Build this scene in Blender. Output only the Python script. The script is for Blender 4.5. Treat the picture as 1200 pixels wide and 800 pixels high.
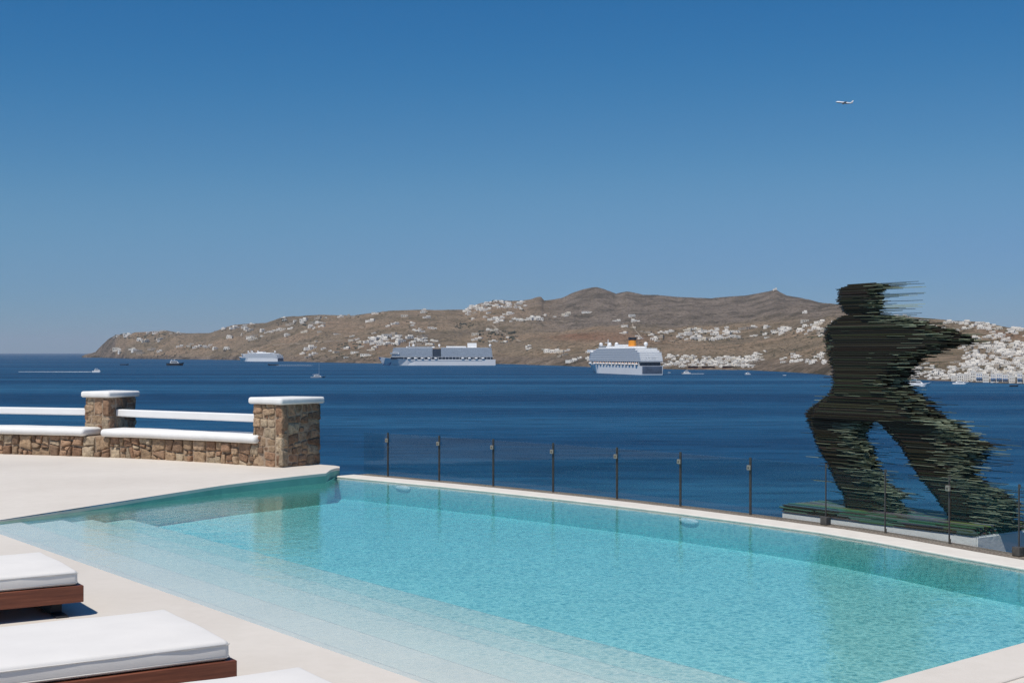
import bpy, bmesh, math, random
from mathutils import Vector, Matrix, noise, geometry
from mathutils.bvhtree import BVHTree

# ------------------------------------------------------------------ camera, sky, sun, exposure
S = bpy.context.scene
COL = S.collection
for o in list(bpy.data.objects):
    bpy.data.objects.remove(o)
R = math.radians
EYE = 1.5            # eye height above the deck
F = 1600.0           # focal length in photograph pixels (1200 wide)
CX, HZ = 600.0, 413.0
cam = bpy.data.cameras.new('camera')
cam.sensor_width = 36.0
cam.lens = 48.0
cam.shift_y = 13.0 / 1200.0
cam.clip_start = 0.05
cam.clip_end = 400000
camo = bpy.data.objects.new('camera', cam)
COL.objects.link(camo)
camo.location = (0, 0, EYE)
camo.rotation_euler = (R(90), 0, 0)
S.camera = camo

SUN_EL, SUN_ROT = R(61), R(216)
world = bpy.data.worlds.new('World')
S.world = world
world.use_nodes = True
wn = world.node_tree.nodes
wl = world.node_tree.links
bg = wn['Background']
sky = wn.new('ShaderNodeTexSky')
sky.sky_type = 'NISHITA'
sky.sun_disc = False
sky.sun_elevation = SUN_EL
sky.sun_rotation = SUN_ROT
sky.altitude = 0
sky.air_density = 0.9
sky.dust_density = 0.1
sky.ozone_density = 9.0
sc0 = wn.new('ShaderNodeVectorMath'); sc0.operation = 'SCALE'; sc0.inputs[3].default_value = 0.085
cv = wn.new('ShaderNodeRGBCurve')            # clear dry summer air: deeper blue overhead, no yellow at the horizon
for k, pts in enumerate((((0.0, 0.0), (0.05, 0.010), (0.102, 0.022), (0.16, 0.07), (0.216, 0.118), (0.376, 0.175), (1.0, 0.50)),
                         ((0.0, 0.0), (0.12, 0.085), (0.195, 0.142), (0.29, 0.225), (0.376, 0.29), (0.515, 0.332), (1.0, 0.62)),
                         ((0.0, 0.0), (0.25, 0.23), (0.402, 0.372), (0.565, 0.485), (1.0, 0.8)))):
    c_ = cv.mapping.curves[k]
    for j, (a_, b_) in enumerate(pts):
        if j == 0: c_.points[0].location = (a_, b_)
        elif j == len(pts) - 1: c_.points[-1].location = (a_, b_)
        else: c_.points.new(a_, b_)
cv.mapping.update()
sc1 = wn.new('ShaderNodeVectorMath'); sc1.operation = 'SCALE'; sc1.inputs[3].default_value = 1 / 0.085
wl.new(sky.outputs[0], sc0.inputs[0]); wl.new(sc0.outputs[0], cv.inputs[1]); wl.new(cv.outputs[0], sc1.inputs[0])
wl.new(sc1.outputs[0], bg.inputs[0])
bg.inputs[1].default_value = 0.085
sl = bpy.data.lights.new('sun', 'SUN')
sl.energy = 4.0
sl.angle = R(0.55)
sl.color = (1.0, 0.94, 0.86)
so = bpy.data.objects.new('sun', sl)
COL.objects.link(so)
sd = Vector((math.sin(SUN_ROT) * math.cos(SUN_EL), math.cos(SUN_ROT) * math.cos(SUN_EL), math.sin(SUN_EL)))
so.rotation_euler = sd.to_track_quat('Z', 'Y').to_euler()
so.location = sd * 50
S.view_settings.view_transform = 'Standard'
S.view_settings.look = 'None'
S.view_settings.gamma = 1.0
S.view_settings.use_curve_mapping = False
S.view_settings.exposure = 0.0
S.render.engine = 'CYCLES'
S.cycles.use_denoising = True
S.cycles.denoising_prefilter = 'NONE'
S.cycles.max_bounces = 10
S.cycles.transparent_max_bounces = 24
S.cycles.caustics_reflective = False
S.cycles.caustics_refractive = False


def ground(u, v, z=0.0):
    """the point at height z seen at photograph pixel (u, v)"""
    Y = F * (EYE - z) / (v - HZ)
    return Vector(((u - CX) / F * Y, Y, z))


def at(u, v, Y):
    return Vector(((u - CX) / F * Y, Y, EYE + (HZ - v) / F * Y))


# ------------------------------------------------------------------ helpers
def tag(o, label=None, cat=None, group=None, kind=None):
    if label: o['label'] = label
    if cat: o['category'] = cat
    if group: o['group'] = group
    if kind: o['kind'] = kind
    return o


def empty(name, loc=(0, 0, 0), rz=0.0):
    o = bpy.data.objects.new(name, None)
    COL.objects.link(o)
    o.location = loc
    o.rotation_euler = (0, 0, rz)
    o.empty_display_size = 0.2
    return o


def obj(name, bm, mats, parent=None, smooth=False, loc=None):
    me = bpy.data.meshes.new(name)
    bm.normal_update()
    bm.to_mesh(me)
    bm.free()
    for m in (mats if isinstance(mats, (list, tuple)) else [mats]):
        me.materials.append(m)
    if smooth:
        for p in me.polygons:
            p.use_smooth = True
    o = bpy.data.objects.new(name, me)
    COL.objects.link(o)
    if parent: o.parent = parent
    if loc is not None: o.location = loc
    return o


def copy_tree(o, parent=None):
    c = o.copy()
    COL.objects.link(c)
    c.parent = parent
    for ch in list(o.children):
        copy_tree(ch, c)
    return c


def box(bm, x0, x1, y0, y1, z0, z1, mi=0, M=None):
    vs = [bm.verts.new(Vector(p) if M is None else M @ Vector(p)) for p in
          ((x0, y0, z0), (x1, y0, z0), (x1, y1, z0), (x0, y1, z0), (x0, y0, z1), (x1, y0, z1), (x1, y1, z1), (x0, y1, z1))]
    for f in ((0, 3, 2, 1), (4, 5, 6, 7), (0, 1, 5, 4), (1, 2, 6, 5), (2, 3, 7, 6), (3, 0, 4, 7)):
        q = bm.faces.new([vs[i] for i in f])
        q.material_index = mi
    return vs


def rounded_box(x0, x1, y0, y1, z0, z1, r, seg=3, mi=0):
    bm = bmesh.new()
    box(bm, x0, x1, y0, y1, z0, z1, mi)
    bmesh.ops.bevel(bm, geom=list(bm.edges), offset=r, segments=seg, profile=0.5, affect='EDGES')
    return bm


def prism(bm, pts, z0, z1, mi=0):
    """closed polygon pts (x, y) extruded from z0 to z1"""
    b = [bm.verts.new((p[0], p[1], z0)) for p in pts]
    t = [bm.verts.new((p[0], p[1], z1)) for p in pts]
    n = len(pts)
    bm.faces.new(list(reversed(b))).material_index = mi
    bm.faces.new(t).material_index = mi
    for i in range(n):
        bm.faces.new((b[i], b[(i + 1) % n], t[(i + 1) % n], t[i])).material_index = mi


def loft(bm, rings, mi=0, cap=True, closed=True):
    vr = [[bm.verts.new(p) for p in r] for r in rings]
    n = len(rings[0])
    for a, b in zip(vr, vr[1:]):
        for i in range(n if closed else n - 1):
            j = (i + 1) % n
            f = bm.faces.new((a[i], a[j], b[j], b[i]))
            f.material_index = mi
    if cap:
        for r in (list(reversed(vr[0])), vr[-1]):
            try:
                bm.faces.new(r).material_index = mi
            except ValueError:
                pass
    return vr


def tube(bm, p0, p1, r0, r1=None, n=8, mi=0):
    r1 = r0 if r1 is None else r1
    p0, p1 = Vector(p0), Vector(p1)
    q = (p1 - p0).to_track_quat('Z', 'Y')
    rings = []
    for p, r in ((p0, r0), (p1, r1)):
        rings.append([p + q @ Vector((math.cos(2 * math.pi * k / n) * r, math.sin(2 * math.pi * k / n) * r, 0)) for k in range(n)])
    loft(bm, rings, mi)


def ball(bm, c, r, mi=0, sub=2, sc=(1, 1, 1)):
    ret = bmesh.ops.create_icosphere(bm, subdivisions=sub, radius=r)
    for v in ret['verts']:
        v.co = Vector((v.co.x * sc[0], v.co.y * sc[1], v.co.z * sc[2])) + Vector(c)
        for f in v.link_faces: f.material_index = mi


# ------------------------------------------------------------------ materials
A = Vector((-4.72, 11.94))                              # near-left corner of the pool
NEAR_N = Vector((0.80, 0.595)).normalized()             # into the pool, across the steps


def new_mat(name):
    m = bpy.data.materials.new(name)
    m.use_nodes = True
    nt = m.node_tree
    return m, nt, nt.nodes['Principled BSDF'], nt.nodes['Material Output']


def N(nt, t, **kw):
    n = nt.nodes.new(t)
    for k, v in kw.items():
        setattr(n, k, v)
    return n


def noise_fac(nt, scale, detail=4, rough=0.55, coord='Object', sc=None):
    tc = N(nt, 'ShaderNodeTexCoord')
    src = tc.outputs[coord]
    if sc:
        mp = N(nt, 'ShaderNodeMapping')
        mp.inputs['Scale'].default_value = sc
        nt.links.new(src, mp.inputs[0])
        src = mp.outputs[0]
    t = N(nt, 'ShaderNodeTexNoise')
    t.inputs['Scale'].default_value = scale
    t.inputs['Detail'].default_value = detail
    t.inputs['Roughness'].default_value = rough
    nt.links.new(src, t.inputs['Vector'])
    return t.outputs['Fac']


def ramp(nt, fac, stops):
    r = N(nt, 'ShaderNodeValToRGB')
    e = r.color_ramp.elements
    while len(e) < len(stops): e.new(0.5)
    for k, (p, c) in enumerate(stops):
        e[k].position = p
        e[k].color = (*c, 1) if len(c) == 3 else c
    nt.links.new(fac, r.inputs[0])
    return r.outputs[0]


def mixc(nt, fac, a, b, mode='MIX'):
    m = N(nt, 'ShaderNodeMix', data_type='RGBA', blend_type=mode)
    for s, v in ((m.inputs[0], fac), (m.inputs[6], a), (m.inputs[7], b)):
        if hasattr(v, 'is_output'):
            nt.links.new(v, s)
        elif isinstance(v, (tuple, list)):
            s.default_value = (*v, 1) if len(v) == 3 else v
        else:
            s.default_value = v
    return m.outputs[2]


def bump(nt, fac, strength, dist, normal=None):
    b = N(nt, 'ShaderNodeBump')
    b.inputs['Strength'].default_value = strength
    b.inputs['Distance'].default_value = dist
    nt.links.new(fac, b.inputs['Height'])
    if normal is not None: nt.links.new(normal, b.inputs['Normal'])
    return b.outputs[0]


def math2(nt, op, a, b):
    m = N(nt, 'ShaderNodeMath', operation=op)
    for s, v in ((m.inputs[0], a), (m.inputs[1], b)):
        if hasattr(v, 'is_output'): nt.links.new(v, s)
        else: s.default_value = v
    return m.outputs[0]


def simple(name, col, rough=0.6, var=0.08, scale=8.0, bmp=0.0, bscale=60.0, bdist=0.01, metal=0.0, spec=0.5):
    """plain paint, stone or cloth with a little natural unevenness"""
    m, nt, p, out = new_mat(name)
    f = noise_fac(nt, scale)
    lo = tuple(c * (1 - var) for c in col)
    hi = tuple(min(1, c * (1 + var)) for c in col)
    nt.links.new(ramp(nt, f, [(0.3, lo), (0.7, hi)]), p.inputs['Base Color'])
    p.inputs['Roughness'].default_value = rough
    p.inputs['Metallic'].default_value = metal
    p.inputs['Specular IOR Level'].default_value = spec
    if bmp:
        nt.links.new(bump(nt, noise_fac(nt, bscale, 6), bmp, bdist), p.inputs['Normal'])
    return m


M_white = simple('white_limewash', (0.78, 0.775, 0.75), 0.8, 0.05, 5, 0.35, 25, 0.01)
M_rail = simple('white_painted_rail', (0.78, 0.78, 0.77), 0.55, 0.03, 3)
M_cush = simple('white_canvas', (0.77, 0.745, 0.705), 0.9, 0.03, 4, 0.25, 420, 0.002)
M_pipe = simple('cream_canvas_seam', (0.74, 0.71, 0.66), 0.9, 0.04, 10)
M_black = simple('black_powder_coat', (0.016, 0.018, 0.024), 0.6, 0.1, 20)
M_bronze = simple('dark_bronze', (0.10, 0.092, 0.082), 0.45, 0.2, 30, metal=0.3)
M_clamp = simple('brushed_clamp', (0.34, 0.30, 0.24), 0.4, 0.15, 60, metal=0.5)
M_ship = simple('ship_white', (0.84, 0.84, 0.835), 0.5, 0.03, 0.02)
M_shipgrey = simple('ship_balcony_grey', (0.46, 0.50, 0.55), 0.4, 0.2, 0.4)
M_shipdark = simple('ship_window_dark', (0.035, 0.05, 0.075), 0.25, 0.3, 0.3)
M_shipblue = simple('ship_blue_paint', (0.03, 0.075, 0.20), 0.5, 0.4, 0.08)
M_boatdark = simple('dark_hull_paint', (0.02, 0.022, 0.03), 0.4, 0.1, 0.5)
M_orange = simple('lifeboat_orange', (0.62, 0.36, 0.22), 0.5, 0.1, 0.5)
M_funnel = simple('funnel_yellow', (0.78, 0.29, 0.015), 0.5, 0.05, 0.2)
M_housew = simple('house_whitewash', (0.80, 0.76, 0.69), 0.9, 0.08, 0.12)
M_housec = simple('house_cream', (0.66, 0.60, 0.50), 0.9, 0.12, 0.12)
M_houset = simple('house_stone', (0.42, 0.36, 0.29), 0.9, 0.2, 0.3)
M_housed = simple('house_openings', (0.16, 0.15, 0.145), 0.6, 0.3, 0.6)
M_houseb = simple('blue_shutters', (0.10, 0.19, 0.36), 0.6, 0.2, 0.5)
M_brown = simple('beach_bar_brown', (0.12, 0.06, 0.04), 0.8, 0.4, 0.2)
M_scrub = simple('dark_scrub', (0.055, 0.058, 0.036), 0.95, 0.5, 0.05)
M_metalw = simple('aircraft_white', (0.8, 0.81, 0.83), 0.35, 0.02, 0.2)
M_metald = simple('aircraft_belly', (0.10, 0.12, 0.16), 0.4, 0.1, 0.2)
M_lamp = simple('pool_lamp_lens', (0.82, 0.88, 0.9), 0.3, 0.04, 12)
M_foam = simple('sea_foam', (0.80, 0.84, 0.86), 0.9, 0.12, 0.3)
M_seam = simple('deck_joint', (0.34, 0.32, 0.29), 0.9, 0.1, 10)


def deck_mat():
    m, nt, p, out = new_mat('cream_microcement')
    f1 = noise_fac(nt, 0.55, 5, 0.6)
    f2 = noise_fac(nt, 9, 6, 0.65)
    c1 = ramp(nt, f1, [(0.3, (0.64, 0.585, 0.515)), (0.72, (0.74, 0.685, 0.61))])
    c2 = ramp(nt, f2, [(0.25, (0.95, 0.95, 0.94)), (0.6, (1, 1, 1))])
    nt.links.new(mixc(nt, 1.0, c1, c2, 'MULTIPLY'), p.inputs['Base Color'])
    p.inputs['Roughness'].default_value = 0.75
    nt.links.new(bump(nt, noise_fac(nt, 45, 6), 0.2, 0.003), p.inputs['Normal'])
    return m


def pool_mat(name, col):
    m, nt, p, out = new_mat(name)
    f = noise_fac(nt, 1.3, 5)
    nt.links.new(ramp(nt, f, [(0.3, tuple(c * 0.94 for c in col)), (0.7, col)]), p.inputs['Base Color'])
    p.inputs['Roughness'].default_value = 0.8
    return m


def ledge_mat():
    m, nt, p, out = new_mat('exposed_aggregate')
    f = noise_fac(nt, 55, 3, 0.7)
    f2 = noise_fac(nt, 4, 4)
    c = ramp(nt, f, [(0.36, (0.10, 0.075, 0.055)), (0.52, (0.235, 0.20, 0.16)), (0.66, (0.36, 0.32, 0.26)), (0.74, (0.62, 0.58, 0.5))])
    c2 = ramp(nt, f2, [(0.3, (0.75, 0.72, 0.7)), (0.7, (1, 1, 1))])
    nt.links.new(mixc(nt, 1.0, c, c2, 'MULTIPLY'), p.inputs['Base Color'])
    p.inputs['Roughness'].default_value = 0.9
    nt.links.new(bump(nt, f, 0.7, 0.01), p.inputs['Normal'])
    return m


def stone_mat():
    m, nt, p, out = new_mat('rubble_stone')
    a = N(nt, 'ShaderNodeAttribute', attribute_name='tint')
    f = noise_fac(nt, 14, 6, 0.65)
    f2 = noise_fac(nt, 50, 5, 0.7)
    c = ramp(nt, f, [(0.3, (0.55, 0.5, 0.46)), (0.5, (0.95, 0.93, 0.9)), (0.72, (1.22, 1.2, 1.12))])
    cc = mixc(nt, 1.0, a.outputs['Color'], c, 'MULTIPLY')
    c3 = ramp(nt, f2, [(0.33, (0.62, 0.58, 0.55)), (0.5, (1, 1, 1))])
    nt.links.new(mixc(nt, 0.8, cc, c3, 'MULTIPLY'), p.inputs['Base Color'])
    p.inputs['Roughness'].default_value = 0.95
    b = bump(nt, f, 0.9, 0.04)
    nt.links.new(bump(nt, f2, 0.6, 0.012, b), p.inputs['Normal'])
    return m


def wood_mat():
    m, nt, p, out = new_mat('red_brown_teak')
    f = noise_fac(nt, 3.0, 8, 0.65, sc=(1.2, 22, 22))
    f2 = noise_fac(nt, 1.5, 4, 0.5, sc=(1, 6, 6))
    c = ramp(nt, f, [(0.3, (0.11, 0.028, 0.012)), (0.55, (0.20, 0.058, 0.027)), (0.75, (0.28, 0.095, 0.048))])
    c2 = ramp(nt, f2, [(0.3, (0.8, 0.8, 0.8)), (0.7, (1, 1, 1))])
    nt.links.new(mixc(nt, 1.0, c, c2, 'MULTIPLY'), p.inputs['Base Color'])
    p.inputs['Roughness'].default_value = 0.5
    nt.links.new(bump(nt, f, 0.3, 0.003), p.inputs['Normal'])
    return m


def water_mat(name, kind):
    m = bpy.data.materials.new(name)
    m.use_nodes = True
    nt = m.node_tree
    nt.nodes.clear()
    out = N(nt, 'ShaderNodeOutputMaterial')
    fr = N(nt, 'ShaderNodeFresnel')
    fr.inputs['IOR'].default_value = 1.33
    gl = N(nt, 'ShaderNodeBsdfGlossy')
    mx = N(nt, 'ShaderNodeMixShader')
    if kind == 'pool':
        h1 = noise_fac(nt, 30, 3, 0.6)
        h2 = noise_fac(nt, 5.0, 2, 0.5)
        n1 = bump(nt, h2, 1.0, 0.0035)
        nn = bump(nt, h1, 1.0, 0.0013, n1)
        tr = N(nt, 'ShaderNodeBsdfTransparent')
        # cell pattern in the transmission colour paints caustic ripple light on the floor
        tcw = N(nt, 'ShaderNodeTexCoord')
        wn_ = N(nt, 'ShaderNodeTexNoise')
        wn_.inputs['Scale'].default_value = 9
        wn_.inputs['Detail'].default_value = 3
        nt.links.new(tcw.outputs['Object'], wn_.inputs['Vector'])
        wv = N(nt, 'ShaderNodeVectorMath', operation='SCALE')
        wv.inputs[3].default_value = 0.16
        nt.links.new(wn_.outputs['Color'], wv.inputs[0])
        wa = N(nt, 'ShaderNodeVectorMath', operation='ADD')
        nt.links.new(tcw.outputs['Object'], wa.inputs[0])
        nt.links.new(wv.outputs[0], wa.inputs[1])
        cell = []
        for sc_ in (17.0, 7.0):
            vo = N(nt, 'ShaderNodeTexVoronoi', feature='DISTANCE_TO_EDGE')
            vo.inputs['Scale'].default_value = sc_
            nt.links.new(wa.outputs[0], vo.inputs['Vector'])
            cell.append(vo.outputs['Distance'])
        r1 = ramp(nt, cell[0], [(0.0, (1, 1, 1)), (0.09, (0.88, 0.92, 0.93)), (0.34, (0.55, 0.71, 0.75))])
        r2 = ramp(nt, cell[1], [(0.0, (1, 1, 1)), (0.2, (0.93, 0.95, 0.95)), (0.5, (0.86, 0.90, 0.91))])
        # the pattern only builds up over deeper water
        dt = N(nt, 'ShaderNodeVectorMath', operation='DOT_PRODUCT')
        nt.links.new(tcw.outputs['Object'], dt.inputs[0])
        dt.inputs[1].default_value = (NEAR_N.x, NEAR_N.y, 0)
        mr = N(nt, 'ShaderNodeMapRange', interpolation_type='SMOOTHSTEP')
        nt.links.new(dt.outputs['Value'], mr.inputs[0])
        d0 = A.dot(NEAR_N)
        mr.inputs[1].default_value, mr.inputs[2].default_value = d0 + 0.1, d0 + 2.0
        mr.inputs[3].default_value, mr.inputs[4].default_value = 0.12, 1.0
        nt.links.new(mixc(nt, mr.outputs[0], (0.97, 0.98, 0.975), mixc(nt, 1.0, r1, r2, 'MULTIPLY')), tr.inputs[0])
        gl.inputs['Roughness'].default_value = 0.02
        gl.inputs['Color'].default_value = (1, 1, 1, 1)
        va = N(nt, 'ShaderNodeVolumeAbsorption')
        va.inputs['Color'].default_value = (0.0, 0.83, 0.855, 1)
        va.inputs['Density'].default_value = 0.56
        nt.links.new(va.outputs[0], out.inputs['Volume'])
        body = tr.outputs[0]
    else:
        tc = N(nt, 'ShaderNodeTexCoord')
        f1 = noise_fac(nt, 0.13, 8, 0.65, sc=(0.6, 1.0, 1))
        f4 = noise_fac(nt, 0.10, 7, 0.7, sc=(0.30, 1.0, 1))
        f2 = noise_fac(nt, 0.012, 6, 0.6, sc=(0.35, 1.0, 1))
        f3 = noise_fac(nt, 0.0055, 8, 0.62, sc=(0.10, 1.0, 1))
        n1 = bump(nt, f1, 1.0, 5.0)
        nn = bump(nt, f2, 0.7, 20.0, n1)
        df = N(nt, 'ShaderNodeBsdfDiffuse')
        c = ramp(nt, f3, [(0.38, (0.007, 0.043, 0.102)), (0.50, (0.010, 0.063, 0.138)), (0.60, (0.020, 0.095, 0.185)), (0.70, (0.036, 0.13, 0.23))])
        chop_shade = ramp(nt, f4, [(0.34, (0.62, 0.64, 0.68)), (0.5, (1, 1, 1)), (0.66, (1.35, 1.32, 1.28))])  # light crests and dark troughs of the waves painted into the colour
        nt.links.new(mixc(nt, 1.0, c, chop_shade, 'MULTIPLY'), df.inputs[0])
        gl.inputs['Roughness'].default_value = 0.2
        gl.inputs['Color'].default_value = (0.55, 0.62, 0.72, 1)
        body = df.outputs[0]
    nt.links.new(nn, fr.inputs['Normal'])
    nt.links.new(nn, gl.inputs['Normal'])
    if kind == 'sea':
        k = math2(nt, 'MULTIPLY', fr.outputs[0], 0.55)
        nt.links.new(k, mx.inputs[0])
    else:
        nt.links.new(fr.outputs[0], mx.inputs[0])
    nt.links.new(body, mx.inputs[1])
    nt.links.new(gl.outputs[0], mx.inputs[2])
    nt.links.new(mx.outputs[0], out.inputs['Surface'])
    return m


def glass_mat():
    m = bpy.data.materials.new('fence_glass')
    m.use_nodes = True
    nt = m.node_tree
    nt.nodes.clear()
    out = N(nt, 'ShaderNodeOutputMaterial')
    lw = N(nt, 'ShaderNodeLayerWeight')
    sch = math2(nt, 'ADD', math2(nt, 'MULTIPLY', math2(nt, 'POWER', lw.outputs['Facing'], 5.0), 0.9), 0.015)
    gl = N(nt, 'ShaderNodeBsdfGlossy')
    gl.inputs['Roughness'].default_value = 0.015
    tr = N(nt, 'ShaderNodeBsdfTransparent')
    tr.inputs[0].default_value = (0.90, 0.93, 0.925, 1)
    mx = N(nt, 'ShaderNodeMixShader')
    f = noise_fac(nt, 2.0, 3)
    k = math2(nt, 'ADD', sch, math2(nt, 'MULTIPLY', f, 0.0))
    nt.links.new(k, mx.inputs[0])
    nt.links.new(tr.outputs[0], mx.inputs[1])
    nt.links.new(gl.outputs[0], mx.inputs[2])
    nt.links.new(mx.outputs[0], out.inputs['Surface'])
    return m


def sliver_mat():
    m, nt, p, out = new_mat('stacked_plate_glass')
    a = N(nt, 'ShaderNodeAttribute', attribute_name='tint')
    nt.links.new(a.outputs['Color'], p.inputs['Base Color'])
    p.inputs['Roughness'].default_value = 0.35
    p.inputs['Specular IOR Level'].default_value = 0.22
    return m


def terrain_mat():
    m, nt, p, out = new_mat('dry_island_ground')
    a = N(nt, 'ShaderNodeAttribute', attribute_name='rock')
    sep = N(nt, 'ShaderNodeSeparateColor')
    nt.links.new(a.outputs['Color'], sep.inputs[0])
    big = noise_fac(nt, 0.0016, 6, 0.6)
    mid = noise_fac(nt, 0.009, 6, 0.65)
    fine = noise_fac(nt, 0.09, 7, 0.75)
    base = ramp(nt, big, [(0.30, (0.15, 0.116, 0.08)), (0.5, (0.225, 0.17, 0.115)), (0.62, (0.265, 0.188, 0.125)), (0.75, (0.31, 0.24, 0.165))])
    rock = ramp(nt, mid, [(0.32, (0.125, 0.098, 0.076)), (0.55, (0.185, 0.147, 0.115)), (0.75, (0.235, 0.19, 0.15))])
    c = mixc(nt, sep.outputs[0], base, rock)
    cliff = ramp(nt, mid, [(0.35, (0.07, 0.055, 0.042)), (0.55, (0.17, 0.13, 0.10)), (0.7, (0.26, 0.21, 0.165))])
    c = mixc(nt, sep.outputs[1], c, cliff)
    c = mixc(nt, sep.outputs[2], c, (0.24, 0.125, 0.075))
    sp = ramp(nt, fine, [(0.40, (0.34, 0.34, 0.30)), (0.49, (0.95, 0.95, 0.95)), (0.62, (1.2, 1.2, 1.2))])
    c = mixc(nt, 0.85, c, sp, 'MULTIPLY')
    veg = noise_fac(nt, 0.06, 4, 0.65)
    vm = ramp(nt, veg, [(0.55, (1, 1, 1)), (0.61, (0.42, 0.44, 0.36))])
    c = mixc(nt, 0.75, c, vm, 'MULTIPLY')
    sm = ramp(nt, mid, [(0.40, (0.62, 0.64, 0.58)), (0.52, (1, 1, 1))])
    c = mixc(nt, 0.8, c, sm, 'MULTIPLY')
    nt.links.new(c, p.inputs['Base Color'])
    p.inputs['Roughness'].default_value = 1.0
    p.inputs['Specular IOR Level'].default_value = 0.1
    b = bump(nt, mid, 0.9, 11.0)
    nt.links.new(bump(nt, fine, 0.6, 4.0, b), p.inputs['Normal'])
    return m


M_nosing = simple('grey_nosing', (0.70, 0.74, 0.72), 0.7, 0.1, 10)
M_edgeshade = simple('teal_edge_shade', (0.17, 0.42, 0.36), 0.6, 0.15, 3)  # teal tone carries the edge's shade and the water's reflection
M_deck, M_pool, M_ledge, M_stone, M_wood = deck_mat(), pool_mat('pale_pool_plaster', (0.82, 0.84, 0.80)), ledge_mat(), stone_mat(), wood_mat()
M_coping = simple('pale_coping_stone', (0.72, 0.675, 0.60), 0.8, 0.06, 6, 0.2, 60, 0.003)
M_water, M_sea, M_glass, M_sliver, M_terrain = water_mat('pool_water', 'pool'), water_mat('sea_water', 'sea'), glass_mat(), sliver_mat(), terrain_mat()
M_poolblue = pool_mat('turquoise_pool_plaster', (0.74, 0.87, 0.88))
M_poollift = pool_mat('green_shade_lift_plaster', (0.42, 0.76, 0.64))  # brighter copy of the wall plaster, lifts the shaded left wall by colour
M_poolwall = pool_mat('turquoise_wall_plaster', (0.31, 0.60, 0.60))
M_mortar = simple('earth_mortar', (0.33, 0.25, 0.18), 1.0, 0.3, 12, 0.5, 60, 0.01)

# ------------------------------------------------------------------ the setting: pool and deck
WZ = -0.012
BM = Vector((-3.11, 14.64)); B0 = Vector(ground(382, 565.5, -0.012).xy)
farpx = [(393, 559.3), (455, 565.2), (513, 570.8), (580, 577.8), (647, 585), (723, 593.8), (797, 603), (878, 613.8), (960, 625.2), (1020, 635.2), (1065, 643.7), (1120, 654), (1200, 668.5)]
FAR = []
for u, v in farpx:
    g = ground(u, v, WZ)
    FAR.append(Vector((g.x, g.y)))
d_end = (FAR[-1] - FAR[-3]).normalized()
FAR.append(FAR[-1] + d_end * 0.75 + Vector((-0.02, -0.0)))
C = FAR[-1].copy()
D = Vector((0.43, 5.10))
nside = Vector((1.737, 6.24)); nside2 = Vector((2.63, 7.02))
POOL = [A, BM, B0] + FAR + [nside2, nside, D]          # clockwise


def deck_z(x, y):
    t = min(1, max(0, (y - 11.9) / 4.0))
    s = min(1, max(0, (-1.90 - x) / 0.22))
    return 0.10 * t * t * (3 - 2 * t) * s


def offset_line(pts, d):
    """offset an open polyline to its left side by d"""
    out = []
    for i, p in enumerate(pts):
        a = pts[max(0, i - 1)]; b = pts[min(len(pts) - 1, i + 1)]
        t = (b - a).normalized()
        out.append(p + Vector((-t.y, t.x)) * d)
    return out


def cdt_sheet(name, outer, hole, mat, zf, step=0.6):
    pts, edges = [], []
    def ring(r):
        s = len(pts)
        for i, p in enumerate(r):
            pts.append(Vector((p[0], p[1])))
        n = len(r)
        edges.extend((s + i, s + (i + 1) % n) for i in range(n))
    ring(outer)
    if hole: ring(hole)
    def inside(p, poly):
        c = False
        j = len(poly) - 1
        for i in range(len(poly)):
            a, b = poly[i], poly[j]
            if (a[1] > p[1]) != (b[1] > p[1]) and p[0] < (b[0] - a[0]) * (p[1] - a[1]) / (b[1] - a[1]) + a[0]:
                c = not c
            j = i
        return c
    xs = [p[0] for p in outer]; ys = [p[1] for p in outer]
    x = min(xs)
    while x < max(xs):
        y = min(ys)
        while y < max(ys):
            p = (x + 0.013, y + 0.017)
            if inside(p, outer) and not (hole and inside(p, hole)):
                pts.append(Vector(p))
            y += step
        x += step
    v, e, f, *_ = geometry.delaunay_2d_cdt(pts, edges, [], 0, 1e-5)
    bm = bmesh.new()
    bv = [bm.verts.new((p.x, p.y, zf(p.x, p.y))) for p in v]
    for t in f:
        c = sum((v[i] for i in t), Vector((0, 0))) / len(t)
        if inside(c, outer) and not (hole and inside(c, hole)):
            bm.faces.new([bv[i] for i in t])
    bmesh.ops.recalc_face_normals(bm, faces=list(bm.faces))
    if sum(fc.normal.z for fc in bm.faces) < 0:
        bmesh.ops.reverse_faces(bm, faces=list(bm.faces))
    return obj(name, bm, mat)


CW, LW = 0.30, 0.24
ledge_in = offset_line(FAR, CW)
ledge_out = offset_line(FAR, CW + LW)
fence_line = offset_line(FAR, CW + LW * 0.62)
dn = (ledge_out[0] - FAR[0])
deck_corner = [FAR[0] + Vector((-0.03, -0.22)), FAR[0] + Vector((0.0, 0.0)), FAR[0] + Vector((0.035, 0.12)), FAR[0] + Vector((0.02, 0.26)), FAR[0] + Vector((-0.06, 0.40)), FAR[0] + Vector((-0.25, 0.55)), Vector((-2.9, 17.6)), Vector((-3.1, 17.7))]
outer = [Vector((-16, -9)), Vector((9.0, -9)), Vector((9.0, 5.0)), ledge_out[-1] + Vector((1.1, -0.7)), ledge_out[-1], FAR[-1] + Vector((0.004, 0.003))]
# the far side of the deck sheet follows the water's edge so that coping and ledge are bodies of their own
outer_deck = [Vector((-16, -9)), Vector((9.0, -9)), Vector((9.0, 5.0)), ledge_out[-1] + Vector((0.9, -0.9)), ledge_out[-1], ledge_in[-1], FAR[-1],
              nside2, nside, D, A, BM, B0] + deck_corner + [Vector((-4.3, 18.4)), Vector((-7.3, 19.6)), Vector((-10, 20.6)), Vector((-16, 22.5))]
deck = cdt_sheet('pool_deck', outer_deck, None, M_deck, deck_z, 0.55)
tag(deck, 'cream seamless microcement pool deck', 'deck', kind='structure')
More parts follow.
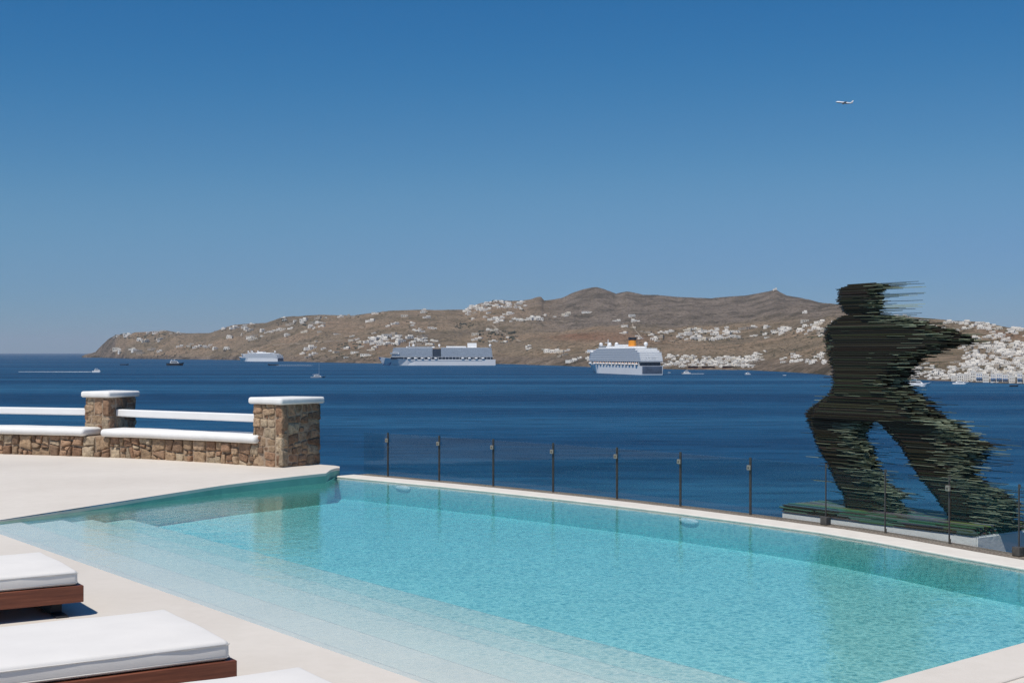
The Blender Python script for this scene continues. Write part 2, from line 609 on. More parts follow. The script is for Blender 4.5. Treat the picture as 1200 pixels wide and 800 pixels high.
# edge faces of the deck down to the pool and at the deck corner
bm = bmesh.new()
edge = [A, BM, B0] + deck_corner
prev = None
fine = []
for a, b in zip(edge, edge[1:]):
    n = 8
    fine += [a.lerp(b, k / n) for k in range(n)]
fine.append(edge[-1])
for i_, p in enumerate(fine):
    z = deck_z(p.x, p.y)
    zb = WZ - 0.0008 if i_ <= 32 else -0.6         # the pool wall takes over below the water line
    cur = (bm.verts.new((p.x, p.y, z)), bm.verts.new((p.x, p.y, max(z - 0.03, WZ + 0.001))), bm.verts.new((p.x, p.y, zb)))
    if prev:
        for k in (0, 1):
            bm.faces.new((prev[k], cur[k], cur[k + 1], prev[k + 1])).material_index = k
    prev = cur
de = obj('deck_edge', bm, [M_deck, M_edgeshade])
tag(de, 'plastered edge of the raised deck, shade and water reflection painted in teal', 'edge', kind='structure')


def strip_body(name, inner, outer_, z_top, z_bot, mat, bev=0.0):
    bm = bmesh.new()
    rings = []
    for a, b in zip(inner, outer_):
        if bev:
            t = (b - a).normalized() * bev
            rings.append([(a.x, a.y, z_bot), (a.x, a.y, z_top - bev), (a.x + t.x, a.y + t.y, z_top), (b.x - t.x, b.y - t.y, z_top), (b.x, b.y, z_top - bev), (b.x, b.y, z_bot)])
        else:
            rings.append([(a.x, a.y, z_bot), (a.x, a.y, z_top), (b.x, b.y, z_top), (b.x, b.y, z_bot)])
    loft(bm, rings)
    bmesh.ops.recalc_face_normals(bm, faces=list(bm.faces))
    return obj(name, bm, mat)


far_shift = [p + Vector((0.0, 0.0)) for p in FAR]
cp = strip_body('pool_coping', far_shift, ledge_in, 0.006, -0.03, M_coping, 0.006)
tag(cp, 'pale stone coping along the curved far pool edge', 'coping', kind='structure')
lg = strip_body('outer_ledge', [p + (q - p).normalized() * 0.003 for p, q in zip(ledge_in, ledge_out)], ledge_out, 0.0, -1.6, M_ledge, 0.012)
tag(lg, 'brown aggregate ledge outside the pool coping', 'ledge', kind='structure')
# coping band on the near right side
sd_dir = (nside2 - nside).normalized()
sd_n = Vector((sd_dir.y, -sd_dir.x))
cl = [D + sd_dir * 0.05, nside, nside2, C]
cp2 = strip_body('side_coping', cl, [p + sd_n * 0.36 for p in cl], 0.012, -0.006, M_deck, 0.005)
tag(cp2, 'cream coping band along the near right pool side', 'coping', kind='structure')

# pool shell: floor, steps and walls (one continuous plaster surface)
TREAD = [(-0.02, -0.020), (0.14, -0.036), (0.48, -0.066), (0.92, -0.100), (1.25, -0.145), (1.68, -0.26)]


def floor_z(p):
    d = (Vector((p[0], p[1])) - A).dot(NEAR_N)
    z = TREAD[0][1]
    for o, zz in TREAD:
        if d >= o: z = zz
    return z


def clip(poly, n, d0, keep_above):
    out = []
    for i in range(len(poly)):
        a, b = poly[i], poly[(i + 1) % len(poly)]
        da, db = (a - A).dot(n) - d0, (b - A).dot(n) - d0
        if not keep_above: da, db = -da, -db
        if da >= 0: out.append(a)
        if (da >= 0) != (db >= 0):
            out.append(a.lerp(b, da / (da - db)))
    return out


bm = bmesh.new()
pool_ccw = list(reversed(POOL))
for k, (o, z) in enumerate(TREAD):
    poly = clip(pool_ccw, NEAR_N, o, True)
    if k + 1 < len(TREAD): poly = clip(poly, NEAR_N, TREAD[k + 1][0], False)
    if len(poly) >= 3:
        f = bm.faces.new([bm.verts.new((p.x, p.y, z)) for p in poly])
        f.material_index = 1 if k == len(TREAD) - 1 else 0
    if k:
        zp = TREAD[k - 1][1]
        # riser sloped back so that it casts no shadow line
        t = Vector((-NEAR_N.y, NEAR_N.x))
        base = A + NEAR_N * o
        ra, rb = base - t * 9, base + t * 9
        sl_ = 1.3 * (zp - z)
        q = [(ra, 0, zp), (rb, 0, zp), (rb, sl_, z + 0.0005), (ra, sl_, z + 0.0005)]
        bm.faces.new([bm.verts.new((p.x + NEAR_N.x * s, p.y + NEAR_N.y * s, zz)) for p, s, zz in q])
bmesh.ops.triangulate(bm, faces=list(bm.faces))
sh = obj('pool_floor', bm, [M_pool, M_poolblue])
tag(sh, 'pale plaster pool floor with long entry steps', 'pool floor', kind='structure')
bm = bmesh.new()
n = len(POOL)
for i in range(n):
    a, b = POOL[i], POOL[(i + 1) % n]
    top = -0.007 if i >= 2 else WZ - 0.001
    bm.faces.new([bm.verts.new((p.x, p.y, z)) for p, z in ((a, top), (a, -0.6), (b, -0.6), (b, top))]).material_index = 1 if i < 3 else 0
wl_ = obj('pool_wall', bm, [M_poolwall, M_poollift])
tag(wl_, 'pool side walls of pale plaster', 'pool wall', kind='structure')
# thin dark nosing strips on the step edges
bm = bmesh.new()
for k in range(1, len(TREAD)):
    o, z = TREAD[k][0], TREAD[k - 1][1]
    poly = clip(clip(pool_ccw, NEAR_N, o - 0.008, True), NEAR_N, o - 0.001, False)
    if len(poly) >= 3: bm.faces.new([bm.verts.new((p.x, p.y, z + 0.0007)) for p in poly])
ns = obj('step_nosing', bm, M_nosing)
tag(ns, 'thin grey nosing lines on the pool steps', 'nosing', kind='structure')
# the water body
cen = sum(POOL, Vector((0, 0))) / len(POOL)
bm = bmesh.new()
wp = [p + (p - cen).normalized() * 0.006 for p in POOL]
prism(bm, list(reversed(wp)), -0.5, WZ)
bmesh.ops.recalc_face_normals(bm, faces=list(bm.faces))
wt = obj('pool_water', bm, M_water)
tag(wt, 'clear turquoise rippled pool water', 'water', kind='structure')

# sea, hillside below the terrace
SEA = -32.0
bm = bmesh.new()
q = 60000
bm.faces.new([bm.verts.new(p) for p in ((-q, -2000, SEA), (q, -2000, SEA), (q, q, SEA), (-q, q, SEA))])
sea = obj('sea', bm, M_sea)
tag(sea, 'deep blue sea with faint wind streaks', 'sea', kind='structure')
bm = bmesh.new()
rows = [(0.0, -1.55), (2.5, -2.6), (12, -9), (30, -22), (55, -34)]
base_line = [Vector((-60, 40)), Vector((-16, 22.6)), Vector((-7.3, 19.8)), Vector((-3.1, 17.9))] + ledge_out + [ledge_out[-1] + Vector((6, -9)), Vector((60, -30))]
bl_n = [Vector((0.4, 0.9))] * 4 + [Vector((0.68, 0.73))] * len(ledge_out) + [Vector((0.85, 0.5))] * 2
rings = []
for k, (d, z) in enumerate(rows):
    rings.append([Vector((p.x + nn.x * (d - 0.35 if k == 0 else d), p.y + nn.y * (d - 0.35 if k == 0 else d), z + (noise.noise(Vector((p.x * .3, p.y * .3, d))) * 0.4 if k else 0))) for p, nn in zip(base_line, bl_n)])
loft(bm, rings, cap=False, closed=False)
hs = obj('hillside', bm, M_terrain)
tag(hs, 'dry slope falling from the terrace to the sea', 'slope', kind='structure')

# ------------------------------------------------------------------ the island
def interp(tab, x):
    if x <= tab[0][0]: return tab[0][1]
    for (a, va), (b, vb) in zip(tab, tab[1:]):
        if x <= b:
            return va + (vb - va) * (x - a) / (b - a)
    return tab[-1][1]


SKYL = [(96, 418.6), (101, 416.8), (107, 415.5), (112, 413.5), (117, 407), (122, 402), (127, 397.5), (136, 392.5), (160, 389.5), (192, 387), (205, 389), (212, 390), (245, 390.5), (262, 384.5), (275, 380), (300, 378.5),
        (312, 378), (333, 371.5), (375, 368.5), (412, 370), (458, 364), (500, 363), (545, 362.5), (559, 356), (584, 351.5), (611, 352.5), (622, 350.5), (630, 347.8), (634, 347.5), (638, 352), (659, 349), (669, 344),
        (680, 340), (690, 337.5), (699, 336.2), (708, 338.5), (722, 344), (735, 341), (745, 343), (754, 345.2), (772, 345.6), (796, 348), (834, 349.5), (860, 347), (875, 346), (892, 343), (903, 341), (909, 339), (914, 342),
        (922, 346), (940, 349), (961, 354.5), (987, 357), (1008, 362), (1030, 368), (1067, 371), (1093, 373), (1117, 376), (1150, 377), (1173, 382), (1200, 386), (1260, 391), (1400, 396)]
SHORE = [(96, 418.9), (115, 418.9), (150, 420.2), (275, 421.6), (330, 423.2), (380, 424.6), (440, 425.6), (520, 426.2), (600, 426.6), (660, 428.6), (700, 430.2), (740, 431.3), (800, 432.9), (870, 433.3), (920, 435.6), (960, 438.4), (985, 441.5), (1050, 444.3), (1100, 446), (1140, 447.6), (1200, 449.6), (1400, 454)]
RIDGE = [(96, 700), (125, 800), (250, 1200), (330, 2200), (540, 2600), (640, 3000), (690, 3600), (900, 3900), (960, 3700), (1030, 2000), (1200, 1300), (1400, 1200)]
# share of the screen climb reached before the far mountain starts
MIDV = [(96, 388.0), (600, 388), (640, 388), (700, 384), (760, 386), (800, 388), (850, 385), (900, 379), (940, 372), (985, 370), (1010, 370.0), (1400, 370.0)]


def shore_Y(u):
    return F * (EYE - SEA) / (interp(SHORE, u) - HZ)


US = [96 + 2.0 * k for k in range(int((1400 - 96) / 2) + 1)]
TN = 70
bm = bmesh.new()
cols = []
attr = []
for u in US:
    Ys = shore_Y(u) * (1 + 0.012 * noise.noise(Vector((u * 0.06, 3, 1))) + 0.006 * noise.noise(Vector((u * 0.3, 7, 1))))
    vs = HZ + F * (EYE - SEA) / Ys
    depth = interp(RIDGE, u)
    vr = interp(SKYL, u)
    mv = interp(MIDV, u)
    col = []
    for k in range(-1, TN + 9):
        t = k / TN
        Y = Ys + depth * t
        if k < 0:
            Y = Ys - 12
            z = SEA - 9
        elif t <= 1:
            g = t ** 0.82
            low = 1 - (1 - min(1, t / 0.02)) * 0.0
            if 600 < u < 1010 and mv > 300:
                w = min(1, (u - 600) / 50, (1010 - u) / 35)
                tm = 0.5
                if t < tm:
                    v2 = vs + (mv - vs) * (t / tm) ** 0.75
                else:
                    s_ = (t - tm) / (1 - tm)
                    v2 = mv + (vr - mv) * (s_ ** 1.25)
                v = (1 - w) * (vs + (vr - vs) * g) + w * v2
            else:
                v = vs + (vr - vs) * g
            z = EYE + (HZ - v) / F * Y
            x = (u - CX) / F * Y
            env = 4 * t * (1 - t)
            a1 = noise.fractal(Vector((x / 620, Y / 620, 0.3)), 0.9, 2.1, 5)
            a2 = noise.fractal(Vector((x / 130, Y / 130, 5.3)), 0.9, 2.1, 4)
            z += env * (a1 * 20 + a2 * 5) * Y / 4000 * min(1, t * 8)
            z += a2 * 1.6 * Y / 4000 * min(1, t * 30)
            if t < 0.06:                                 # low sea cliff
                z = max(z, SEA + (3.0 + 4 * abs(a2)) * min(1, t * 60) * Y / 3000)
        else:
            z = EYE + (HZ - vr) / F * (Ys + depth) - (t - 1) * depth * 0.55
        x = (u - CX) / F * Y
        col.append(bm.verts.new((x, Y, z)))
        rock = 0.0
        if 600 < u < 1010:
            rock = max(0, min(1, (t - 0.5) / 0.12)) * min(1, (u - 600) / 70, (1010 - u) / 50)
        cliffy = max(0, min(1, (0.10 - t) / 0.05)) * (1.0 if u < 320 else 0.7)
        if u < 135: cliffy = 0.8
        red = 0.75 * math.exp(-((u - 675) / 38) ** 2 - ((t - 0.32) / 0.05) ** 2) + 0.5 * math.exp(-((u - 735) / 50) ** 2 - ((t - 0.36) / 0.07) ** 2) \
            + 0.55 * math.exp(-((u - 1180) / 25) ** 2 - ((t - 0.86) / 0.06) ** 2) + 0.35 * math.exp(-((u - 440) / 45) ** 2 - ((t - 0.28) / 0.1) ** 2)
        attr.append((rock, cliffy, min(1, red), 1))
    cols.append(col)
for a, b in zip(cols, cols[1:]):
    for i in range(len(a) - 1):
        bm.faces.new((a[i], b[i], b[i + 1], a[i + 1]))
bm.verts.index_update()
bvh = BVHTree.FromBMesh(bm)
isl = obj('island_hills', bm, M_terrain, smooth=True)
ca = isl.data.color_attributes.new('rock', 'FLOAT_COLOR', 'POINT')
ca.data.foreach_set('color', [c for a in attr for c in a])
tag(isl, 'dry brown island hills across the bay', 'hills', kind='structure')


def hit(u, v):
    o = Vector((0, 0, EYE))
    d = Vector(((u - CX) / F, 1.0, (HZ - v) / F)).normalized()
    loc, nrm, i, dist = bvh.ray_cast(o, d)
    return loc


# ------------------------------------------------------------------ stone wall and pillars
def stone_tint(rng):
    base = rng.choice([(0.44, 0.285, 0.185), (0.38, 0.235, 0.15), (0.44, 0.315, 0.21), (0.31, 0.185, 0.115), (0.50, 0.40, 0.285), (0.40, 0.28, 0.18), (0.27, 0.175, 0.115)])
    k = rng.uniform(0.72, 1.12)
    return tuple(c * k for c in base)


def split_rect(rect, rng, out, smax):
    x0, x1, z0, z1 = rect
    w, h = x1 - x0, z1 - z0
    lim_w, lim_h = smax * rng.uniform(0.55, 1.35), smax * rng.uniform(0.5, 1.0)
    if w > lim_w and (w / lim_w > h / lim_h):
        c = x0 + w * rng.uniform(0.33, 0.67)
        split_rect((x0, c, z0, z1), rng, out, smax); split_rect((c, x1, z0, z1), rng, out, smax)
    elif h > lim_h:
        c = z0 + h * rng.uniform(0.3, 0.7)
        split_rect((x0, x1, z0, c), rng, out, smax); split_rect((x0, x1, c, z1), rng, out, smax)
    else:
        out.append(rect)


def clip_half(poly, a, b, c):
    """keep a*x + b*y <= c"""
    out = []
    for i in range(len(poly)):
        p, q_ = poly[i], poly[(i + 1) % len(poly)]
        dp, dq = a * p[0] + b * p[1] - c, a * q_[0] + b * q_[1] - c
        if dp <= 0: out.append(p)
        if (dp <= 0) != (dq <= 0):
            t = dp / (dp - dq)
            out.append((p[0] + (q_[0] - p[0]) * t, p[1] + (q_[1] - p[1]) * t))
    return out


def rubble(rng, x0, x1, z0, z1, r0, r1, flat=1.35):
    """angular stones of mixed size: the face is cut again and again by slightly tilted lines"""
    cells = []

    def cut(poly, depth):
        xs = [p[0] for p in poly]; zs = [p[1] for p in poly]
        w, h = max(xs) - min(xs), max(zs) - min(zs)
        size = rng.uniform(r0, r1) * 2
        vert = w / flat > h * rng.uniform(0.75, 1.3)
        if max(w / flat, h) < size or depth > 9 or (depth > 3 and rng.random() < 0.06):
            cells.append(poly)
            return
        ang = rng.gauss(0, 0.13)
        if vert:
            a, b = math.cos(ang), math.sin(ang)
            px, pz = min(xs) + w * rng.uniform(0.3, 0.7), (min(zs) + max(zs)) / 2
        else:
            a, b = math.sin(ang), math.cos(ang)
            px, pz = (min(xs) + max(xs)) / 2, min(zs) + h * rng.uniform(0.3, 0.7)
        c = a * px + b * pz
        for s_ in (1, -1):
            q_ = clip_half(poly, a * s_, b * s_, c * s_)
            if len(q_) >= 3: cut(q_, depth + 1)

    n = max(1, int((x1 - x0) / 0.9))
    xsb = [x0 + (x1 - x0) * k / n for k in range(n + 1)]
    for k in range(n):
        j0 = rng.uniform(-0.05, 0.05) if k else 0
        cut([(xsb[k], z0), (xsb[k + 1], z0), (xsb[k + 1], z1), (xsb[k], z1)], 0)
    return cells


def rect_cell(x0, x1, z0, z1, rng, j=0.008):
    return [(x0 + rng.uniform(0, j), z0 + rng.uniform(0, j)), (x1 - rng.uniform(0, j), z0 + rng.uniform(0, j)), (x1 - rng.uniform(0, j), z1 - rng.uniform(0, j)), (x0 + rng.uniform(0, j), z1 - rng.uniform(0, j))]


def stones(bm, lay, cells, rng, mapf, gap=0.009, bulge=0.028):
    """stones laid on a face; mapf(s, z, d) -> point, d outwards"""
    for poly in cells:
        A_ = sum(p[0] * q_[1] - q_[0] * p[1] for p, q_ in zip(poly, poly[1:] + poly[:1])) / 2
        if abs(A_) < 0.0006: continue
        cx = sum(p[0] for p in poly) / len(poly); cz = sum(p[1] for p in poly) / len(poly)
        rad = math.sqrt(abs(A_)) / 2
        k_ = max(0.5, 1 - gap * rng.uniform(0.6, 1.5) / rad)
        poly = [(cx + (p[0] - cx) * k_, cz + (p[1] - cz) * k_) for p in poly]
        # densify, roughen, then cut the corners
        dens = []
        for p, q_ in zip(poly, poly[1:] + poly[:1]):
            m_ = max(1, int(math.hypot(q_[0] - p[0], q_[1] - p[1]) / 0.045))
            for i in range(m_):
                t = i / m_
                jj = rad * 0.11 if i else rad * 0.05
                dens.append((p[0] + (q_[0] - p[0]) * t + rng.uniform(-jj, jj), p[1] + (q_[1] - p[1]) * t + rng.uniform(-jj, jj)))
        for _ in range(1 if rng.random() < 0.6 else 2):
            nx = []
            for p, q_ in zip(dens, dens[1:] + dens[:1]):
                nx += [(p[0] * .86 + q_[0] * .14, p[1] * .86 + q_[1] * .14), (p[0] * .14 + q_[0] * .86, p[1] * .14 + q_[1] * .86)]
            dens = nx
        n = len(dens)
        bl = bulge * rng.uniform(0.4, 1.3)
        tx, tz = rng.uniform(-0.25, 0.25), rng.uniform(-0.25, 0.25)
        col = (*stone_tint(rng), 1)
        sx = rng.uniform(0, 99)
        rings = []
        for sc, d in ((1.0, -0.03), (0.985, bl * 0.4), (0.94, bl * 0.85), (0.8, bl * 1.0), (0.5, bl * 1.05), (0.2, bl * 1.08)):
            ring = []
            for px, pz in dens:
                ax, az = (px - cx) * sc, (pz - cz) * sc
                rough = noise.noise(Vector((ax * 22 + sx, az * 22, 0))) * 0.009 + noise.noise(Vector((ax * 60 + sx, az * 60, 3))) * 0.004
                ring.append(bm.verts.new(mapf(cx + ax, cz + az, d + (d > 0) * (tx * ax * 0.3 + tz * az * 0.3 + rough))))
            rings.append(ring)
        fs = []
        for a, b in zip(rings, rings[1:]):
            for i in range(n):
                fs.append(bm.faces.new((a[i], a[(i + 1) % n], b[(i + 1) % n], b[i])))
        fs.append(bm.faces.new(rings[-1]))
        for f in fs:
            f.smooth = True
            for l in f.loops: l[lay] = col


def masonry(name, parent, build, mats=None):
    bm = bmesh.new()
    lay = bm.loops.layers.float_color.new('tint')
    build(bm, lay)
    o = obj(name, bm, mats or [M_stone, M_mortar], parent)
    return o


def pillar(near, dl, dr, wl, wr, z0, z1, seed, label):
    """near: nearest bottom corner; dl/dr: directions of the left and right faces"""
    rng = random.Random(seed)
    t = empty('stone_pillar', (near.x, near.y, z0))
    tag(t, label, 'pillar', 'stone pillars of the terrace wall')
    h = z1 - z0 - 0.082
    far = dl * wl + dr * wr
    nl = Vector((dl.y, -dl.x)); nl = nl if nl.dot(dr) < 0 else -nl
    nr = Vector((dr.y, -dr.x)); nr = nr if nr.dot(dl) < 0 else -nr

    def build(bm, lay):
        ins = 0.012
        c = [dl * 0 , dr * wr, dl * wl + dr * wr, dl * wl]
        ctr = sum(c, Vector((0, 0))) / 4
        c = [p + (ctr - p).normalized() * ins for p in c]
        vs0 = [bm.verts.new((p.x, p.y, -0.05)) for p in c]; vs1 = [bm.verts.new((p.x, p.y, h)) for p in c]
        for i in range(4):
            f = bm.faces.new((vs0[i], vs0[(i + 1) % 4], vs1[(i + 1) % 4], vs1[i])); f.material_index = 1
        for o, d, w, nn in ((Vector((0, 0)), dl, wl, nl), (Vector((0, 0)), dr, wr, nr), (dr * wr, dl, wl, -nl), (dl * wl, dr, wr, -nr)):
            rects = []
            # tall quoins towards the near corner, rubble behind
            zz = 0.0
            q = rng.uniform(0.10, 0.15)
            while zz < h - 0.02:
                hh = rng.choice([0.16, 0.22, 0.30])
                hh = min(hh, h - zz)
                if h - zz - hh < 0.08: hh = h - zz
                q2 = q * rng.uniform(0.8, 1.2)
                rects.append(rect_cell(-0.010, q - 0.004, zz, zz + hh, rng)); zz += hh
            rects += rubble(rng, q, w, 0.0, h, 0.045, 0.12, 1.35)
            def mapf(s, z, dd, o=o, d=d, nn=nn):
                p = o + d * s + nn * (dd - 0.016)
                return (p.x, p.y, z)
            stones(bm, lay, rects, rng, mapf, 0.006, 0.022)
        bmesh.ops.recalc_face_normals(bm, faces=list(bm.faces))
    masonry('shaft', t, build)
    bm = bmesh.new()
    ov = 0.045
    c = [-(dl + dr) * ov, dr * (wr + ov) - dl * ov, dl * (wl + ov) + dr * (wr + ov), dl * (wl + ov) - dr * ov]
    prism(bm, c, h + 0.003, h + 0.082)
    bmesh.ops.recalc_face_normals(bm, faces=list(bm.faces))
    bmesh.ops.bevel(bm, geom=[e for e in bm.edges], offset=0.028, segments=5, profile=0.5, affect='EDGES')
    for v in bm.verts:
        v.co += Vector((0.006 * noise.noise(v.co * 7 + Vector((4, 0, 0))), 0.006 * noise.noise(v.co * 7 + Vector((0, 8, 0))), 0.008 * noise.noise(v.co * 5)))
    obj('cap', bm, M_white, t, smooth=True)
    return t


DL = Vector((-0.81, 0.59)).normalized(); DR = Vector((0.59, 0.81)).normalized()
P2 = ground(330, 547.8, 0.10)
pillar(P2, DL, DR, 0.50, 0.67, 0.10, 0.945, 4, 'square rubble stone pillar with white cap at the pool corner')
P1 = Vector((-5.50, 18.62, 0.1))
DL1 = Vector((-0.88, 0.47)).normalized(); DR1 = Vector((0.47, 0.88)).normalized()
pillar(P1, DL1, DR1, 0.44, 0.52, 0.10, 0.965, 9, 'smaller looking rubble stone pillar standing midway in the white railed wall')

WALL = [Vector((-3.12, 16.86)), Vector((-3.75, 17.33)), Vector((-4.44, 17.78)), Vector((-5.0, 18.08)), Vector((-5.6, 18.36)), Vector((-6.3, 18.62)), Vector((-7.08, 18.9)), Vector((-8.5, 19.4)), Vector((-10.5, 20.05))]


def along(line, s):
    for a, b in zip(line, line[1:]):
        L = (b - a).length
        if s <= L or b is line[-1]:
            return a + (b - a) * (s / L), (b - a).normalized()
        s -= L


def length(line): return sum((b - a).length for a, b in zip(line, line[1:]))


def s_at_u(line, u):
    best = min((abs(600 + F * along(line, k * 0.01)[0].x / along(line, k * 0.01)[0].y - u), k * 0.01) for k in range(int(length(line) * 100)))
    return best[1]


def wall_span(s0, s1, seed, label, cop0, cop1):
    rng = random.Random(seed)
    o0, _ = along(WALL, s0)
    t = empty('stone_wall', (o0.x, o0.y, 0.1))
    tag(t, label, 'wall')
    H = 0.272

    def P(s, d, z):
        p, tt = along(WALL, s)
        nrm = Vector((-tt.y, tt.x))
        if nrm.y > 0: nrm = -nrm
        q_ = p + nrm * d - o0
        return (q_.x, q_.y, z)

    def build(bm, lay):
        n = int((s1 - s0) / 0.25) + 2
        rings = []
        for k in range(n):
            s = s0 + (s1 - s0) * k / (n - 1)
            rings.append([P(s, -0.012, -0.03), P(s, -0.012, H), P(s, -0.40, H), P(s, -0.40, -0.3)])
        loft(bm, rings, 1)
        rects = rubble(rng, s0, s1, -0.02, H + 0.004, 0.045, 0.125, 1.3)
        stones(bm, lay, rects, rng, lambda s, z, d: P(s, d - 0.01, z), 0.009, 0.04)
        bmesh.ops.recalc_face_normals(bm, faces=list(bm.faces))
    masonry('masonry', t, build)
    # rounded white coping
    bm = bmesh.new()
    c0, c1 = cop0, cop1
    n = max(8, int((c1 - c0) / 0.12))
    rings = []
    prof = []
    for k in range(7):
        a = -math.pi / 2 + math.pi * k / 6
        prof.append((0.035 + 0.05 * math.cos(a), 0.055 + 0.052 * math.sin(a)))
    prof += [(-0.35 - 0.05 * math.cos(math.pi / 2 - math.pi * k / 6), 0.055 + 0.052 * math.sin(math.pi / 2 - math.pi * k / 6)) for k in range(7)]
    ends = [0, 0.003, 0.008, 0.016, 0.028, 0.045]
    SSS = [c0 + e for e in ends] + [c0 + 0.045 + (c1 - c0 - 0.09) * k / n for k in range(1, n)] + [c1 - e for e in reversed(ends)]
    for k in range(len(SSS)):
        s = SSS[k]
        e = min(1, min(s - c0, c1 - s) / 0.045)
        e = math.sqrt(max(0.0, 1 - (1 - e) ** 2))
        e = 0.40 + 0.60 * e
        wob = 0.008 * noise.noise(Vector((s * 2.2, seed, 0)))
        rings.append([P(s, -0.16 + (d + 0.16) * (0.7 + 0.3 * e), H + 0.002 + 0.055 + (z - 0.055) * e + wob) for d, z in prof])
    loft(bm, rings)
    bmesh.ops.recalc_face_normals(bm, faces=list(bm.faces))
    obj('coping', bm, M_white, t, smooth=True)
    return t


SL = length(WALL)
sA = s_at_u(WALL, 101.5)
sB = s_at_u(WALL, 121.5)
sM = (sA + sB) / 2
wall_span(0.0, sM, 21, 'low rubble wall with white coping between the two stone pillars', 0.0, sB)
wall_span(sM + 0.001, SL, 22, 'low rubble wall with white coping running out of frame left of the farther pillar', sA, SL)


def rail(pa, pb, z0a, z0b, hgt, label):
    pa, pb = Vector((pa[0], pa[1])), Vector((pb[0], pb[1]))
    d = (pb - pa).normalized()
    n = Vector((-d.y, d.x)) * 0.045
    t = bmesh.new()
    rings = []
    for k in range(9):
        p = pa.lerp(pb, k / 8) - pa
        z = z0a + (z0b - z0a) * k / 8
        c = 0.012
        hn = n.normalized()
        rings.append([(p.x + hn.x * a, p.y + hn.y * a, z + b - z0a) for a, b in ((-0.045 + c, 0), (0.045 - c, 0), (0.045, c), (0.045, hgt - c), (0.045 - c, hgt), (-0.045 + c, hgt), (-0.045, hgt - c), (-0.045, c))])
    loft(t, rings)
    bmesh.ops.recalc_face_normals(t, faces=list(t.faces))
    o = obj('rail', t, M_rail, loc=(pa.x, pa.y, z0a))
    return tag(o, label, 'rail', 'white rails of the terrace wall')


a = P1.xy + DR1 * 0.17
b = P2.xy + DL * 0.495 + DR * 0.15
rail((a.x + 0.02, a.y - 0.02), (b.x, b.y), 0.625, 0.632, 0.098, 'white square rail spanning between the two stone pillars')
a = P1.xy + DL1 * 0.435 + DR1 * 0.12
rail((a.x, a.y), (a.x - 4.9, a.y + 1.75), 0.63, 0.625, 0.098, 'white square rail running out of frame left of the farther pillar')

# ------------------------------------------------------------------ glass fence on the ledge
LZ = 0.0
fence = empty('glass_fence', (fence_line[5].x, fence_line[5].y, LZ))
tag(fence, 'frameless clear glass fence on slim dark posts along the pool edge', 'fence')
fo = fence.location.copy()
FL = fence_line + [fence_line[-1] + (fence_line[-1] - fence_line[-3]).normalized() * 0.8]
postu = [418, 455, 515, 578, 648, 723, 797.5, 879.5, 969, 1037.5, 1113, 1195, 1290]
PS = [along(FL, s_at_u(FL, u)) for u in postu]
GH = 0.52


def post(p, t, clamp, spig):
    q = p - fo.xy
    nrm = Vector((t.y, -t.x))
    nrm = nrm if nrm.y < 0 else -nrm       # towards the pool
    M = Matrix.Translation((q.x, q.y, 0)) @ Matrix(((t.x, nrm.x, 0, 0), (t.y, nrm.y, 0, 0), (0, 0, 1, 0), (0, 0, 0, 1)))
    bm = bmesh.new()
    box(bm, -0.0095, -0.0045, -0.007, 0.007, 0.0, GH + 0.01, 0, M)
    if p.x < 2.6: box(bm, 0.0045, 0.0095, -0.007, 0.007, 0.0, GH + 0.01, 0, M)
    box(bm, -0.0085, 0.0085, -0.003, 0.003, GH - 0.02, GH + 0.008, 0, M)
    box(bm, -0.0085, 0.0085, -0.003, 0.003, 0.002, 0.04, 0, M)
    bmesh.ops.recalc_face_normals(bm, faces=list(bm.faces))
    po = obj('post', bm, M_bronze, fence)
    if clamp:
        bm = rounded_box(-0.022, 0.022, 0.0125, 0.03, GH - 0.105, GH - 0.06, 0.004, 2)
        box(bm, -0.007, 0.007, 0.031, 0.034, GH - 0.09, GH - 0.076, 1)
        bm.transform(M)
        bmesh.ops.recalc_face_normals(bm, faces=list(bm.faces))
        obj('clamp', bm, [M_clamp, M_bronze], po)
    if spig:
        bm = rounded_box(-0.035, 0.035, -0.02, 0.045, 0.001, 0.07, 0.006, 2)
        bm.transform(M)
        bmesh.ops.recalc_face_normals(bm, faces=list(bm.faces))
        obj('base_block', bm, M_bronze, po)


for k, (p, t) in enumerate(PS):
    if k == 0: continue
    post(p, t, k in (1, 2, 3, 4, 5, 6, 7, 10), k in (8, 11))
for (pa, ta), (pb, tb) in zip(PS, PS[1:]):
    d = (pb - pa).normalized()
    a, b = pa + d * 0.016 - fo.xy, pb - d * 0.016 - fo.xy
    nrm = Vector((-d.y, d.x)) * 0.004
    bm = bmesh.new()
    prism(bm, [a + nrm, a - nrm, b - nrm, b + nrm], 0.02, GH - 0.004)
    bmesh.ops.recalc_face_normals(bm, faces=list(bm.faces))
    obj('pane', bm, M_glass, fence)

# pool lamps set in the far wall
for u, v, lab in ((473, 571.5, 'white oval lamp under the water near the stone pillar corner'), (808, 612.5, 'white oval lamp under the water below the middle of the glass fence')):
    s = s_at_u(FAR, u)
    p, t = along(FAR, s)
    nrm = Vector((t.y, -t.x)); nrm = nrm if nrm.y < 0 else -nrm
    bm = bmesh.new()
    rings = []
    for sc, d in ((1.0, 0.0), (1.0, 0.012), (0.9, 0.02), (0.5, 0.026), (0.1, 0.027)):
        rings.append([(t.x * math.cos(k * math.pi / 10) * 0.125 * sc + nrm.x * d, t.y * math.cos(k * math.pi / 10) * 0.125 * sc + nrm.y * d, math.sin(k * math.pi / 10) * 0.024 * sc) for k in range(20)])
    loft(bm, rings)
    bmesh.ops.recalc_face_normals(bm, faces=list(bm.faces))
    tag(obj('pool_lamp', bm, M_lamp, smooth=True, loc=(p.x + nrm.x * 0.002, p.y + nrm.y * 0.002, -0.055)), lab, 'pool lamp', 'lamps in the far pool wall')

